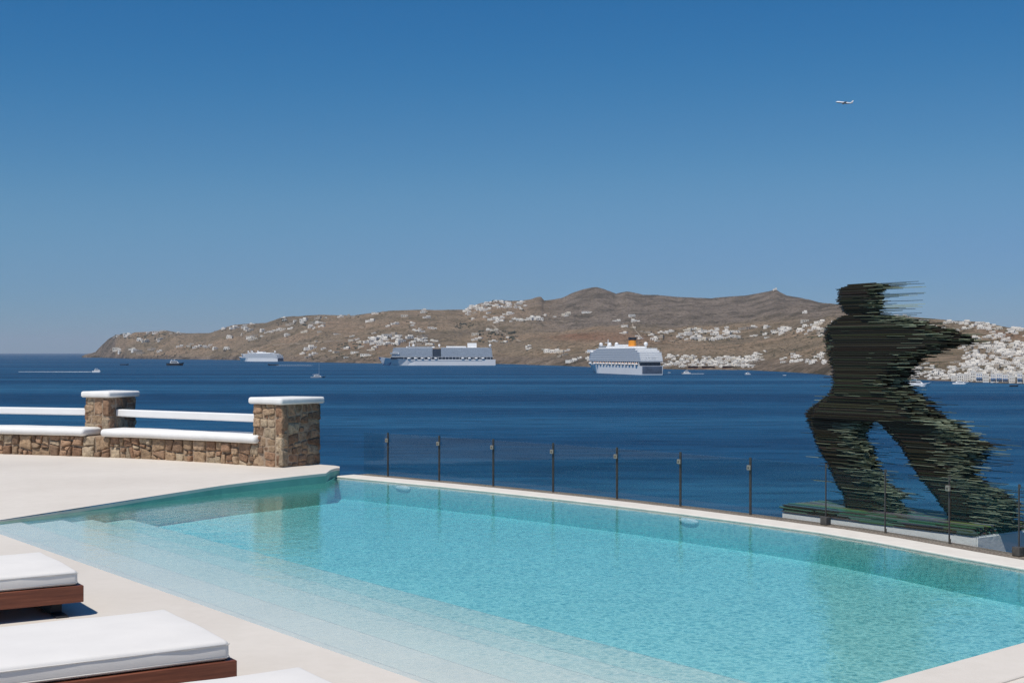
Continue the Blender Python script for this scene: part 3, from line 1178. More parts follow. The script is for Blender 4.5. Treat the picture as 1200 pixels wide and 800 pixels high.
# ------------------------------------------------------------------ sun loungers
LD = Vector((0.842, 0.539)).normalized()                 # towards the foot end
LWV = Vector((-0.539, 0.842)).normalized()
LANG = math.atan2(LD.y, LD.x)


def make_lounger():
    """local: x to the foot end (x = 0 is the end of the cushion), y across, near edge y = 0"""
    t = empty('sun_lounger')
    Wd, L = 0.85, 2.05
    bm = rounded_box(-L + 0.66, 0.0, 0.0, Wd, 0.178, 0.262, 0.022, 4)
    bmesh.ops.subdivide_edges(bm, edges=[e for e in bm.edges if e.calc_length() > 0.5], cuts=8, use_grid_fill=True)
    for v in bm.verts:
        if v.co.z > 0.23:
            v.co.z += 0.006 * noise.noise(v.co * 3.0) + 0.006 * math.sin(min(1, max(0, v.co.y / Wd)) * math.pi)
        v.co.x += 0.006 * noise.noise(v.co * 4.0 + Vector((5, 0, 0)))
        v.co.y += 0.005 * noise.noise(v.co * 4.0 + Vector((0, 9, 0)))
    ms = obj('mattress', bm, M_cush, t, smooth=True)
    bm = bmesh.new()
    pts = [(-L + 0.7, -0.001), (-0.012, -0.001), (0.001, 0.012), (0.001, Wd - 0.012), (-0.012, Wd + 0.001), (-L + 0.7, Wd + 0.001)]
    for z in (0.246, 0.192):
        for a, b in zip(pts, pts[1:]):
            tube(bm, (a[0], a[1], z), (b[0], b[1], z), 0.0024, n=6)
    obj('piping', bm, M_pipe, ms, smooth=True)
    bm = rounded_box(-L, -L + 0.655, 0.0, Wd, 0.178, 0.262, 0.022, 4)
    obj('head_cushion', bm, M_cush, t, smooth=True)
    bm = bmesh.new()
    e = 0.028
    for x0, x1, y0, y1 in ((-L - e, e, -0.012, 0.022), (-L - e, e, Wd - 0.022, Wd + 0.012), (e - 0.034, e - 0.001, 0.0225, Wd - 0.0225), (-L - e + 0.001, -L - e + 0.035, 0.0225, Wd - 0.0225)):
        box(bm, x0, x1, y0, y1, 0.082, 0.176)
    for k in range(18):
        x = -L + 0.03 + k * 0.112
        box(bm, x, x + 0.085, 0.0225, Wd - 0.0225, 0.14, 0.165)
    bmesh.ops.bevel(bm, geom=list(bm.edges), offset=0.003, segments=1, affect='EDGES')
    obj('frame', bm, M_wood, t)
    for x in (-0.09, -L + 0.25):
        bm = bmesh.new()
        box(bm, x - 0.03, x + 0.03, 0.12, 0.15, 0.012, 0.081)
        box(bm, x - 0.03, x + 0.03, Wd - 0.15, Wd - 0.12, 0.012, 0.081)
        box(bm, x - 0.035, x + 0.035, -0.005, Wd + 0.005, 0.002, 0.012)
        bmesh.ops.bevel(bm, geom=list(bm.edges), offset=0.002, segments=1, affect='EDGES')
        obj('skid', bm, M_black, t)
    return t


lg1 = make_lounger()
spots = [((91.7, 668.3), 'white cushioned wooden lounger at the left edge, farthest of the three'),
         ((269.5, 750.5), 'white cushioned wooden lounger in the middle of the three, its whole foot end showing'),
         (None, 'lounger nearest the camera, only a white cushion corner showing at the bottom edge')]
base2 = ground(269.5, 750.5, 0.26)
for i, (px, lab) in enumerate(spots):
    o = lg1 if i == 0 else copy_tree(lg1)
    if px:
        g = ground(*px, 0.26)
    else:
        fc = ground(352, 781, 0.26)
        g = Vector((fc.x - LWV.x * 0.85, fc.y - LWV.y * 0.85, 0))
    o.location = (g.x, g.y, 0)
    o.rotation_euler = (0, 0, LANG)
    tag(o, lab, 'sun lounger', 'white sun loungers on the deck')

# ------------------------------------------------------------------ glass plate figure on its plinth
PLa, PLb = at(916, 599.5, 14.2), at(1145, 628.5, 12.28)
pz = (PLa.z + PLb.z) / 2
pd = (PLb - PLa).xy.normalized()                         # along the plinth, towards the right
pn = Vector((-pd.y, pd.x))                               # away from the camera
pn = pn if pn.y > 0 else -pn
plen = (PLb - PLa).xy.length
PDEP = 0.86
pl = empty('sculpture_plinth', (PLa.x, PLa.y, -1.65))
tag(pl, 'white rendered plinth behind the glass fence carrying the dark figure', 'plinth')
bm = bmesh.new()
c = [Vector((0, 0)), pd * plen, pd * plen + pn * PDEP, pn * PDEP]
prism(bm, c, 0, pz + 1.65)
bmesh.ops.recalc_face_normals(bm, faces=list(bm.faces))
bmesh.ops.bevel(bm, geom=list(bm.edges), offset=0.012, segments=2, affect='EDGES')
obj('block', bm, M_white, pl)

cl0 = PLa.xy + pn * (PDEP * 0.5)                         # centre line of the figure


def to_plane(u, v):
    """pixel -> (distance along the figure's plane, height)"""
    k = (u - CX) / F
    # cl0 + pd*s : x = k*y
    s = (k * cl0.y - cl0.x) / (pd.x - k * pd.y)
    Y = cl0.y + pd.y * s
    return s, EYE + (HZ - v) / F * Y


HEAD = [(333.6, 998, 1028), (335, 991, 1036), (338, 986, 1036), (343, 985, 1030), (350, 986, 1029), (356, 987, 1031), (362, 989, 1030), (367, 993, 1029), (371, 998, 1026)]
TORSO = [(370, 996, 1030), (373, 984, 1052), (378, 976, 1078), (384, 973, 1094), (392, 970, 1124), (400, 972, 1142), (406, 973, 1118), (412, 974, 1100), (420, 977, 1078), (430, 981, 1066), (438, 982, 1060), (445, 983, 1058), (452, 983, 1060),
         (460, 979, 1070), (468, 971, 1080), (475, 962, 1088), (482, 953, 1097), (488, 950, 1104), (493, 950, 1108)]
LEGF = [(490, 950, 1024), (495, 950, 1018), (504, 955, 1011), (515, 958, 1012), (523, 962, 1019), (532, 966, 1020), (542, 972, 1026), (553, 977, 1030), (564, 982, 1036), (573, 985, 1052), (578, 989, 1058), (584, 991, 1050), (590, 992, 1056), (598, 994, 1064), (604, 996, 1062)]
LEGR = [(490, 1024, 1110), (496, 1031, 1116), (501, 1037, 1124), (515, 1049, 1140), (522, 1055, 1150), (528, 1059, 1146), (535, 1064, 1138), (543, 1069, 1132), (553, 1075, 1133), (564, 1082, 1148), (575, 1091, 1168), (586, 1099, 1180), (595, 1104, 1180), (604, 1112, 1178), (612, 1116, 1172)]


def tab2(tab, v):
    if v < tab[0][0] or v > tab[-1][0]: return None
    for (a, l0, r0), (b, l1, r1) in zip(tab, tab[1:]):
        if v <= b:
            t = (v - a) / (b - a)
            return l0 + (l1 - l0) * t, r0 + (r1 - r0) * t


rng = random.Random(77)


def sliver(bm, lay, s0, s1, q0, q1, z, th, col, tip0=0.05, tip1=0.08):
    """one horizontal glass plate with ragged, tapering ends"""
    qm = (q0 + q1) / 2
    j = lambda: rng.uniform(-0.3, 0.3) * (q1 - q0)
    pts = [(s0, qm + j()), (s0 + tip0 * rng.uniform(.4, 1), q0), (s1 - tip1 * rng.uniform(.4, 1), q0), (s1, qm + j()), (s1 - tip1 * rng.uniform(.4, 1), q1), (s0 + tip0 * rng.uniform(.4, 1), q1)]
    if s1 - s0 < (tip0 + tip1) * 1.1:
        pts = [(s0, qm), ((s0 + s1) / 2, q0), (s1, qm), ((s0 + s1) / 2, q1)]
    P = lambda s, q_, z_: (cl0.x + pd.x * s + pn.x * q_, cl0.y + pd.y * s + pn.y * q_, z_)
    dz = rng.uniform(-0.004, 0.004)
    b = [bm.verts.new(P(s, q_, z + dz * (s > (s0 + s1) / 2))) for s, q_ in pts]
    t = [bm.verts.new(P(s, q_, z + th + dz * (s > (s0 + s1) / 2))) for s, q_ in pts]
    n = len(pts)
    fs = [bm.faces.new(list(reversed(b))), bm.faces.new(t)]
    for i in range(n):
        fs.append(bm.faces.new((b[i], b[(i + 1) % n], t[(i + 1) % n], t[i])))
    for f in fs:
        for l in f.loops: l[lay] = (*col, 1)


def plate_col():
    r = rng.random()
    if r < 0.72: return tuple(c * rng.uniform(0.8, 1.2) for c in (0.029, 0.0235, 0.014))
    if r < 0.96: return tuple(c * rng.uniform(0.8, 1.2) for c in (0.040, 0.040, 0.023))
    return tuple(c * rng.uniform(0.8, 1.3) for c in (0.055, 0.056, 0.036))


def hair_col():
    k = rng.random() ** 1.4
    a, b = (0.06, 0.08, 0.045), (0.42, 0.47, 0.33)
    return tuple(x + (y - x) * k for x, y in zip(a, b))


sculp = empty('figure_sculpture', (cl0.x + pd.x * plen / 2, cl0.y + pd.y * plen / 2, pz))
tag(sculp, 'dark striding human figure built of stacked ragged glass plates on the white plinth', 'sculpture')


def body(name, tab, thick, vstep=0.95, tail=13, head=4, streak=0.2, slen=16, pale=1.5):
    bm = bmesh.new()
    lay = bm.loops.layers.float_color.new('tint')
    v = tab[0][0]
    ppm = 124.0
    while v <= tab[-1][0]:
        l, r = tab2(tab, v)
        um = (l + r) / 2
        sl0, _ = to_plane(l, v)
        sr0, _ = to_plane(r, v)
        mid, half = (sl0 + sr0) / 2, (sr0 - sl0) / 2
        zc = to_plane(um, v)[1]
        T = thick(v)
        K = 6
        for k in range(K):
            q0 = -T + 2 * T * k / K + rng.uniform(-0.008, 0.008)
            q1 = q0 + 2 * T / K * 1.15
            qm = min(1, abs((q0 + q1) / 2 / T))
            sh_ = math.sqrt(max(0.05, 1 - qm ** 2.6))
            a = mid - half * (0.35 + 0.65 * sh_) - min(2.5, rng.expovariate(1.0)) * head * 0.5 / ppm + rng.uniform(-0.005, 0.02)
            b = mid + half * (0.45 + 0.55 * sh_) + min(2.6, rng.expovariate(1.0)) * tail * 0.3 / ppm - rng.uniform(0.0, 0.05)
            th = rng.uniform(0.0072, 0.0098)
            zz = zc + rng.uniform(-0.002, 0.002)
            if rng.random() < 0.04: continue
            sliver(bm, lay, a, b, q0, q1, zz, th, plate_col())
            if rng.random() < streak:                    # thin streaks flying off the trailing side
                b2 = b + min(2.0, rng.expovariate(1.0)) * slen / ppm
                a2 = b - rng.uniform(0.1, 0.35) * half
                sliver(bm, lay, a2, b2, q0, q0 + 0.012, zz, 0.0042, hair_col() if rng.random() < 0.5 else plate_col(), 0.03, 0.2)
            if rng.random() < 0.06:
                a2 = a - rng.expovariate(1.0) * 9 / ppm
                sliver(bm, lay, a2, a + 0.1, q0, q0 + 0.012, zz, 0.004, hair_col() if rng.random() < 0.4 else plate_col(), 0.12, 0.03)
            # pale hair-thin glass edges; shoulder and trailing-side sheen painted in with them
            n_ = pale * (5.0 if 370 < v < 385 else 1.0)
            while rng.random() < n_:
                n_ -= 1
                if k > 2: break
                e_ = rng.random() ** 1.7
                a2 = b - half * e_ * 0.9
                b2 = min(b + 0.09, a2 + rng.uniform(0.06, 0.34))
                zq = zz + rng.uniform(0, 0.006)
                sliver(bm, lay, a2, b2, q0 - rng.uniform(0.004, 0.016), q0 + 0.02, zq, rng.uniform(0.0018, 0.0036), hair_col(), 0.06, 0.06)
            if k == 0 and rng.random() < 0.10:
                a2 = mid + half * rng.uniform(-0.95, 0.3)
                sliver(bm, lay, a2, a2 + rng.uniform(0.1, 0.45), q0 - 0.01, q0 + 0.02, zz + 0.002, rng.uniform(0.002, 0.0035), hair_col(), 0.06, 0.06)
        v += vstep
    bmesh.ops.recalc_face_normals(bm, faces=list(bm.faces))
    bm.transform(Matrix.Translation(-sculp.location))
    return obj(name, bm, M_sliver, sculp)


body('head', HEAD, lambda v: 0.13 * max(0.45, 1 - abs(v - 352) / 36), tail=12, streak=0.22, slen=32, pale=0.5)
body('torso', TORSO, lambda v: 0.21 if v > 380 else 0.15, tail=20, pale=0.5)
body('leg', LEGF, lambda v: 0.15 - 0.0003 * (v - 490), tail=12, pale=1.9, streak=0.2)
body('leg', LEGR, lambda v: 0.15 - 0.0002 * (v - 490), tail=26, head=2, pale=2.6, slen=22, streak=0.26)
# layered base slab under the feet
bm = bmesh.new()
lay = bm.loops.layers.float_color.new('tint')
SLT = 0.075
for lz in range(7):
    z = pz + 0.002 + lz * SLT / 7
    for k in range(30):
        q0 = -PDEP * 0.5 + 0.0 + PDEP * k / 30 - 0.01
        q1 = q0 + PDEP / 30 * 1.25
        s = -0.03 + rng.uniform(-0.02, 0.05)
        while s < plen - 0.02:
            e = min(plen - rng.uniform(0.0, 0.03), s + rng.uniform(0.35, 1.3))
            col = plate_col() if rng.random() < 0.4 else tuple(c * rng.uniform(0.4, 1.5) for c in (0.12, 0.165, 0.12))
            sliver(bm, lay, s, e, q0, q1, z + rng.uniform(0, 0.004), SLT / 7 * 0.95, col, 0.05, 0.07)
            if e > plen - 0.035: break
            s = e - rng.uniform(0.02, 0.08)
bmesh.ops.recalc_face_normals(bm, faces=list(bm.faces))
bm.transform(Matrix.Translation(-sculp.location))
obj('base_slab', bm, M_sliver, sculp)


# ------------------------------------------------------------------ ships and boats
def sea_at(u, v):
    return ground(u, v, SEA)


def hull_mesh(L, Bm, Hd, bow_rake=0.06, bow_rise=0.0, stern=0.92, flare=0.75, mi=0, below=-2.0, n=16):
    bm = bmesh.new()
    rings = []
    for k in range(n + 1):
        f = k / n                                        # 0 stern .. 1 bow
        x = -L / 2 + L * f
        w = Bm / 2
        if f < 0.12: w *= stern + (1 - stern) * f / 0.12
        taper = max(0, (f - 0.70) / 0.30)
        wd = w * math.sqrt(max(0.0, 1 - taper ** 2.3)) if taper else w
        ww = w * max(0.0, 1 - taper ** 1.35) if taper else w * 0.97
        wd, ww = max(wd, 0.01 * Bm), max(ww * (flare if taper > 0 else 1) ** taper, 0.006 * Bm)
        rk = bow_rake * L * (taper ** 2)
        zt = Hd + bow_rise * taper ** 1.5
        xd = x
        rings.append([(x - rk, -ww, below), (x - rk * 0.8, -ww, 0.5), (xd, -wd, zt), (xd, wd, zt), (x - rk * 0.8, ww, 0.5), (x - rk, ww, below)])
    loft(bm, rings, mi)
    bmesh.ops.recalc_face_normals(bm, faces=list(bm.faces))
    return bm


def deck_house(bm, x0, x1, hb, z0, n, dh, mi_slab, mi_dark, bay=6.0, gap=None, round_front=0.0, step=0.0):
    """n storeys of balconies: white slabs, set back dark walls and white dividers"""
    for k in range(n):
        z = z0 + k * dh
        xa, xb = x0 + step * k, x1 - round_front * k
        box(bm, xa + 0.4, xb - 0.4, -hb + 0.4, hb - 0.4, z, z + dh - 0.451, mi_dark)
        box(bm, xa, xb, -hb, hb, z + dh - 0.45, z + dh, mi_slab)
        box(bm, xa + 0.2, xb - 0.2, -hb + 0.05, -hb + 0.12, z + 0.001, z + dh * 0.36, mi_slab + 3 if False else mi_dark)
        x = xa + bay
        while x < xb - bay * 0.5:
            for s in (-1, 1):
                y0, y1 = sorted((s * (hb - 0.16), s * (hb - 0.39)))
                box(bm, x - 0.25, x + 0.25, y0, y1, z, z + dh - 0.452, mi_slab)
            x += bay


def lifeboat_bm(L=9.0):
    bm = hull_mesh(L, 3.4, 1.6, 0.08, 0.5, 0.5, 0.6, 0, -0.6, 10)
    bm2 = bmesh.new()
    return bm


def add_lifeboats(parent, xs, hb, z, mat):
    for s in (-1, 1):
        for x in xs:
            bm = lifeboat_bm()
            ball(bm, (0, 0, 1.5), 1.0, 1, 2, (3.6, 1.5, 1.25))
            bm.transform(Matrix.Translation((x, s * hb, z)))
            obj('lifeboat', bm, [M_ship, mat], parent, smooth=True)


def place(o, u, v, heading):
    p = sea_at(u, v)
    o.location = p
    o.rotation_euler = (0, 0, heading)
    return p


# big broadside liner, bow to the left
def ship_broadside():
    t = empty('cruise_ship')
    tag(t, 'long broadside cruise ship with blue painted bow, grey balconies and white lower hull', 'cruise ship')
    L, B = 306.0, 38.0
    bm = hull_mesh(L, B, 15.5, 0.05, 6.5, 0.94, 0.6)
    bmesh.ops.bisect_plane(bm, geom=list(bm.verts) + list(bm.edges) + list(bm.faces), plane_co=(L * 0.40, 0, 0), plane_no=(1, 0, 0.55))
    for f in bm.faces:
        c = f.calc_center_median()
        if c.x + 0.55 * c.z > L * 0.40 + 0.2 and c.z < 12: f.material_index = 1
    h = obj('hull', bm, [M_ship, M_shipswirl], t)
    for s in (-1, 1):
        bm = bmesh.new()
        y0, y1 = sorted((s * 19.02, s * 19.2))
        box(bm, -118, 70, y0, y1, 11.6, 12.8)
        obj('window_band', bm, M_shipgrey, h)
    bm = bmesh.new()
    box(bm, -L * 0.475, L * 0.39, -17.0, 17.0, 15.6, 22.0, 1)
    for x in range(-140, 92, 9):
        box(bm, x, x + 0.8, -18.6, 18.6, 15.6, 22.0, 0)
    box(bm, -L * 0.485, L * 0.40, -19.0, 19.0, 22.0, 22.6, 0)
    obj('promenade', bm, [M_ship, M_shipdark], t)
    add_lifeboats(t, [-120 + 17.5 * k for k in range(12) if not 3 < k < 6.1], 19.0, 17.4, M_ship)
    for x0, x1, nm in ((-L * 0.475, L * -0.035, 'aft'), (L * 0.035, L * 0.385, 'fore')):
        bm = bmesh.new()
        deck_house(bm, x0, x1, 19.0, 22.65, 8, 2.9, 0, 1, 5.5, round_front=0.6 if nm == 'fore' else 0, step=0.35 if nm == 'aft' else 0)
        obj('balcony_block', bm, [M_shipmix, M_shipgrey], t)
    bm = bmesh.new()
    box(bm, -L * 0.035 + 0.1, L * 0.035 - 0.1, -17.2, 17.2, 22.65, 43.0, 0)
    obj('midship_glazing', bm, M_shipdark, t)
    bm = bmesh.new()
    box(bm, L * 0.32, L * 0.395, -20.5, 20.5, 29.0, 33.5, 0)
    box(bm, L * 0.33, L * 0.3965, -20.6, 20.6, 30.2, 32.2, 1)
    obj('bridge', bm, [M_ship, M_shipdark], t)
    bm = bmesh.new()
    box(bm, -L * 0.44, L * 0.35, -18, 18, 45.95, 46.6, 0)
    box(bm, L * 0.02, L * 0.26, -15, 15, 46.6, 49.5, 0)
    box(bm, L * 0.04, L * 0.25, -15.2, 15.2, 47.4, 48.8, 1)
    box(bm, -L * 0.25, -L * 0.08, -14, 14, 46.6, 50.2, 0)
    obj('top_deck', bm, [M_ship, M_shipdark], t)
    bm = bmesh.new()
    rings = [[(x + sx * s, y * s, z) for x, y in ((-12, -7), (12, -7), (12, 7), (-12, 7))] for z, s, sx in ((46.6, 1, 0), (53, 0.9, 0), (58.5, 0.75, 0))]
    loft(bm, rings)
    bm.transform(Matrix.Translation((-L * 0.30, 0, 0)))
    bmesh.ops.recalc_face_normals(bm, faces=list(bm.faces))
    obj('funnel', bm, M_ship, t)
    for x, r in ((-L * 0.455, 3.6), (L * 0.20, 3.2), (-L * 0.02, 3.0)):
        bm = bmesh.new()
        tube(bm, (x, 0, 45), (x, 0, 51), 1.0)
        ball(bm, (x, 0, 52.5), r)
        obj('radar_dome', bm, M_ship, t, smooth=True)
    bm = bmesh.new()
    tube(bm, (L * 0.235, 0, 46), (L * 0.235, 0, 60), 1.3, 0.5)
    box(bm, L * 0.235 - 0.5, L * 0.235 + 0.5, -6, 6, 55, 55.8)
    obj('mast', bm, M_ship, t)
    return t


def ship_stern(name_label, L, B, scale_h, funnel_mat, has_life, mats=None):
    """liner shown mostly from its stern quarter"""
    t = empty('cruise_ship')
    tag(t, name_label, 'cruise ship')
    hh = 13.5 * scale_h
    bm = hull_mesh(L, B, hh, 0.07, 4.5, 0.96, 0.55)
    obj('hull', bm, [M_ship], t)
    # dark stern panel: recess glass with its shade painted in
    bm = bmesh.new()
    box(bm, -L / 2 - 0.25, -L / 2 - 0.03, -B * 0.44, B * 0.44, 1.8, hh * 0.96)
    obj('stern_recess_shade', bm, M_shipstern, t)
    if has_life:
        bm = bmesh.new()
        box(bm, -L * 0.47, L * 0.34, -B / 2 + 1.8, B / 2 - 1.8, hh + 0.02, hh + 6.0, 1)
        for k in range(26):
            x = -L * 0.46 + k * L * 0.031
            box(bm, x, x + 0.9, -B / 2 + 0.3, B / 2 - 0.3, hh + 0.02, hh + 6.0, 0)
        obj('promenade', bm, [M_ship, M_shipdark], t)
        add_lifeboats(t, [-L * 0.43 + 14.5 * k for k in range(int(L * 0.74 / 14.5))], B / 2 + 0.2, hh + 1.8, M_orange)
        z = hh + 6.02
    else:
        z = hh + 0.02
    n = 7 if has_life else 6
    bm = bmesh.new()
    dh = 2.95 * scale_h
    for k in range(n):
        zz = z + k * dh
        up = max(0, k - (n - 3))                          # the top decks step back
        xa, xb = -L * 0.495 + 1.4 * k + 7.0 * up, L * 0.36 - 1.4 * k - 13.0 * up
        box(bm, xa + 0.7, xb - 0.6, -B / 2 + 0.5, B / 2 - 0.5, zz, zz + dh - 0.95, 1)
        box(bm, xa, xb, -B / 2 + 0.05, B / 2 - 0.05, zz + dh - 0.95, zz + dh, 0)
        box(bm, xa + 0.01, xa + 0.35, -B / 2 + 0.06, B / 2 - 0.06, zz, zz + dh * 0.46, 0)
        for s in (-1, 1):
            y0, y1 = sorted((s * (B / 2 - 0.06), s * (B / 2 - 0.25)))
            box(bm, xa + 0.36, xb, y0, y1, zz, zz + dh * 0.3, 2)
    if has_life:                                         # the lettering across the stern, too far to read
        zz = z + 2 * dh - 0.62
        y = -B * 0.30
        rl = random.Random(8)
        while y < B * 0.3:
            wl2 = rl.uniform(0.7, 1.5)
            box(bm, -L * 0.495 + 1.4 - 0.06, -L * 0.495 + 1.4 - 0.005, y, y + wl2, zz, zz + 0.5, 3)
            y += wl2 + (0.35 if rl.random() < 0.8 else 2.0)
    obj('balcony_block', bm, [M_ship, M_shipgrey, M_shipmix, M_shipdark], t)
    zt = z + n * dh
    bm = bmesh.new()
    box(bm, L * 0.08, L * 0.22, -B * 0.40, B * 0.40, zt + 0.02, zt + 3.6, 0)
    box(bm, L * 0.09, L * 0.2205, -B * 0.401, B * 0.401, zt + 1.2, zt + 2.7, 1)
    box(bm, -L * 0.30, L * 0.02, -B * 0.36, B * 0.36, zt + 0.02, zt + 3.0, 0)
    box(bm, -L * 0.12, L * 0.0, -B * 0.25, B * 0.25, zt + 3.02, zt + 6.0, 0)
    obj('top_deck', bm, [M_ship, M_shipdark], t)
    bm = bmesh.new()
    bz = z + dh * (n - 2)
    box(bm, L * 0.325, L * 0.345, -B * 0.62, B * 0.62, bz, bz + 3.8, 0)
    box(bm, L * 0.328, L * 0.3455, -B * 0.615, B * 0.615, bz + 1.4, bz + 2.9, 1)
    obj('bridge', bm, [M_ship, M_shipdark], t)
    if funnel_mat:
        fz = zt + 3.02
        bm = bmesh.new()
        rr = []
        for zz, s in ((0, 1.0), (9.5, 0.93)):
            rr.append([(math.cos(a * math.pi / 8) * 8.5 * s, math.sin(a * math.pi / 8) * 6.0 * s, zz) for a in range(16)])
        loft(bm, rr, 0)
        rr = []
        for zz, s in ((9.51, 0.96), (13.5, 1.02), (14.0, 0.95)):
            rr.append([(math.cos(a * math.pi / 8) * 8.5 * s, math.sin(a * math.pi / 8) * 6.0 * s, zz) for a in range(16)])
        loft(bm, rr, 1)
        bm.transform(Matrix.Translation((-L * 0.2, 0, fz)))
        bmesh.ops.recalc_face_normals(bm, faces=list(bm.faces))
        obj('funnel', bm, [funnel_mat, M_boatdark], t)
    for x, y, r in ((L * 0.17, 0, 3.0), (L * 0.23, B * 0.26, 3.2), (-L * 0.34, -B * 0.2, 3.2), (L * 0.02, B * 0.1, 3.2)):
        bm = bmesh.new()
        tube(bm, (x, y, zt), (x, y, zt + 5), 1.0)
        ball(bm, (x, y, zt + 6.5), r * scale_h)
        obj('radar_dome', bm, M_ship, t, smooth=True)
    bm = bmesh.new()
    tube(bm, (L * 0.20, 0, zt), (L * 0.20, 0, zt + 15 * scale_h), 1.4, 0.5)
    box(bm, L * 0.20 - 0.5, L * 0.20 + 0.5, -5, 5, zt + 9 * scale_h, zt + 9.8 * scale_h)
    obj('mast', bm, M_ship, t)
    return t


M_shipmix = simple('ship_balcony_glass', (0.50, 0.54, 0.58), 0.35, 0.1, 0.3)
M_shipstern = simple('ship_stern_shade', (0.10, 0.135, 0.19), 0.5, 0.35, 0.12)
def swirl_mat():
    m, nt, p, out = new_mat('ship_bow_artwork')
    f = noise_fac(nt, 0.05, 2, 0.5, sc=(0.7, 1, 2.0))
    nt.links.new(ramp(nt, f, [(0.36, (0.02, 0.06, 0.20)), (0.44, (0.05, 0.16, 0.36)), (0.49, (0.80, 0.81, 0.82))]), p.inputs['Base Color'])
    return m


M_shipswirl = swirl_mat()
s2 = ship_broadside()
place(s2, 512, 428.0, R(180 + 2))
# the two liners seen from the quarter: heading away to the left
s3 = ship_stern('cruise ship with a yellow funnel and black funnel top, stern towards the camera', 275, 36, 1.0, M_funnel, True)
p3 = place(s3, 726.5, 437.6, R(90 + 16))
s1 = ship_stern('small distant white cruise ship at the far left below the hill', 225, 32, 0.98, None, False)
p1 = place(s1, 304, 423.4, R(180 - 36))


M_boatgrey = simple('boat_grey', (0.33, 0.36, 0.40), 0.5, 0.1, 0.5)


def boat(name, label, L, u, v, heading, hull_m, cabin=True, mast=0.0, tall=1.0, awning=False):
    t = empty(name)
    tag(t, label, 'boat')
    place(t, u, v, heading)
    B = L * 0.27
    bm = hull_mesh(L, B, L * 0.095 * tall, 0.10, L * 0.05, 0.85, 0.6, 0, -0.4, 12)
    obj('hull', bm, hull_m, t)
    if cabin:
        z = L * 0.095 * tall
        bm = bmesh.new()
        rr = [[(-L * 0.30, -B * .38, z), (L * 0.20, -B * .34, z), (L * 0.20, B * .34, z), (-L * 0.30, B * .38, z)],
              [(-L * 0.28, -B * .34, z + L * 0.085 * tall), (L * 0.10, -B * .30, z + L * 0.085 * tall), (L * 0.10, B * .30, z + L * 0.085 * tall), (-L * 0.28, B * .34, z + L * 0.085 * tall)]]
        loft(bm, rr)
        bmesh.ops.recalc_face_normals(bm, faces=list(bm.faces))
        cb = obj('cabin', bm, M_ship, t)
        for s in (-1, 1):
            bm = bmesh.new()
            y0, y1 = sorted((s * B * 0.385, s * B * 0.30))
            box(bm, -L * 0.24, L * 0.11, y0, y1, z + L * 0.03 * tall, z + L * 0.06 * tall)
            obj('window', bm, M_shipdark, cb)
        bm = bmesh.new()
        zz = z + L * 0.085 * tall
        box(bm, -L * 0.24, -L * 0.02, -B * .30, B * .30, zz + L * 0.055 * tall, zz + L * 0.068 * tall)
        for x in (-L * 0.23, -L * 0.03):
            for y in (-B * 0.28, B * 0.28):
                box(bm, x - L * .006, x + L * .006, y - L * .006, y + L * .006, zz + 0.01, zz + L * 0.056 * tall)
        obj('flybridge_roof', bm, M_ship, t)
    if mast:
        bm = bmesh.new()
        tube(bm, (L * 0.05, 0, L * 0.08), (L * 0.05, 0, mast), L * 0.008, L * 0.004)
        tube(bm, (L * 0.05, 0, L * 0.22), (-L * 0.38, 0, L * 0.20), L * 0.012)
        obj('mast', bm, M_shipgrey, t)
    return t


def wake(u0, u1, v, w0, w1, name_lab):
    """strip of foam behind a moving boat"""
    a, b = sea_at(u0, v), sea_at(u1, v)
    bm = bmesh.new()
    rg = random.Random(int(u0))
    n = 60
    rows_ = []
    for k in range(n + 1):
        f = k / n
        p = a.lerp(b, f)
        w = (w0 + (w1 - w0) * f) * rg.uniform(0.45, 1.15) * (1 - 0.55 * f)
        rows_.append([Vector((0, -w * rg.uniform(0.7, 1.2), 0.25)) + p - a, Vector((0, 0, 0.5)) + p - a, Vector((0, w * rg.uniform(0.7, 1.2), 0.25)) + p - a])
    loft(bm, rows_, cap=False, closed=False)
    o = obj('wake', bm, M_foam, loc=a)
    return tag(o, name_lab, 'wake', kind='stuff')


sb = boat('speedboat', 'white speedboat racing right with a long foam wake behind it', 18, 114.5, 436.2, R(0), M_ship, tall=1.5)
wake(109, 22, 435.7, 22.0, 12.0, 'white foam wake trailing behind the speedboat')
boat('motor_yacht', 'dark hulled motor yacht with white cabin below the left headland', 44, 205.5, 428.3, R(8), M_boatdark, tall=1.5)
boat('small_boat', 'tiny dark boat between the speedboat and the headland', 24, 146, 427.6, R(0), M_boatdark, cabin=False)
boat('sailing_boat', 'small low sailing boat with bare mast and grey hull', 20, 373, 442.4, R(4), M_boatgrey, mast=20, tall=0.8)
boat('motor_boat', 'low motorboat with foam wake beside the small distant cruise ship', 30, 320, 427.9, R(180), M_boatdark, cabin=False)
wake(324, 366, 428.2, 5.0, 9.0, 'white foam wake trailing beside the small distant cruise ship')
boat('motor_boat', 'white motorboat just right of the yellow funnel ship', 15, 803.5, 438.0, R(180), M_ship, tall=1.5)
wake(808, 825, 438.0, 3.0, 3.0, 'faint foam wake right of the yellow funnel ship')
boat('motor_boat', 'small white motorboat off the middle of the shoreline town', 11, 875.5, 438.8, R(200), M_ship, tall=1.4)
boat('small_boat', 'tiny white boat alone off the beach left of the figure', 5.5, 919, 439.8, R(180), M_ship, cabin=False, tall=1.5)
boat('small_boat', 'small boat close beside the torso of the dark figure', 8, 981, 443.0, R(170), M_ship, tall=1.2)
boat('motor_yacht', 'white motor yacht anchored close right of the figure hips', 27, 1075, 452.6, R(-12), M_ship, tall=1.1)
boat('motor_yacht', 'low white motor yacht anchored off the blue balconied seafront', 17, 1126, 450.0, R(-4), M_ship, tall=1.0)
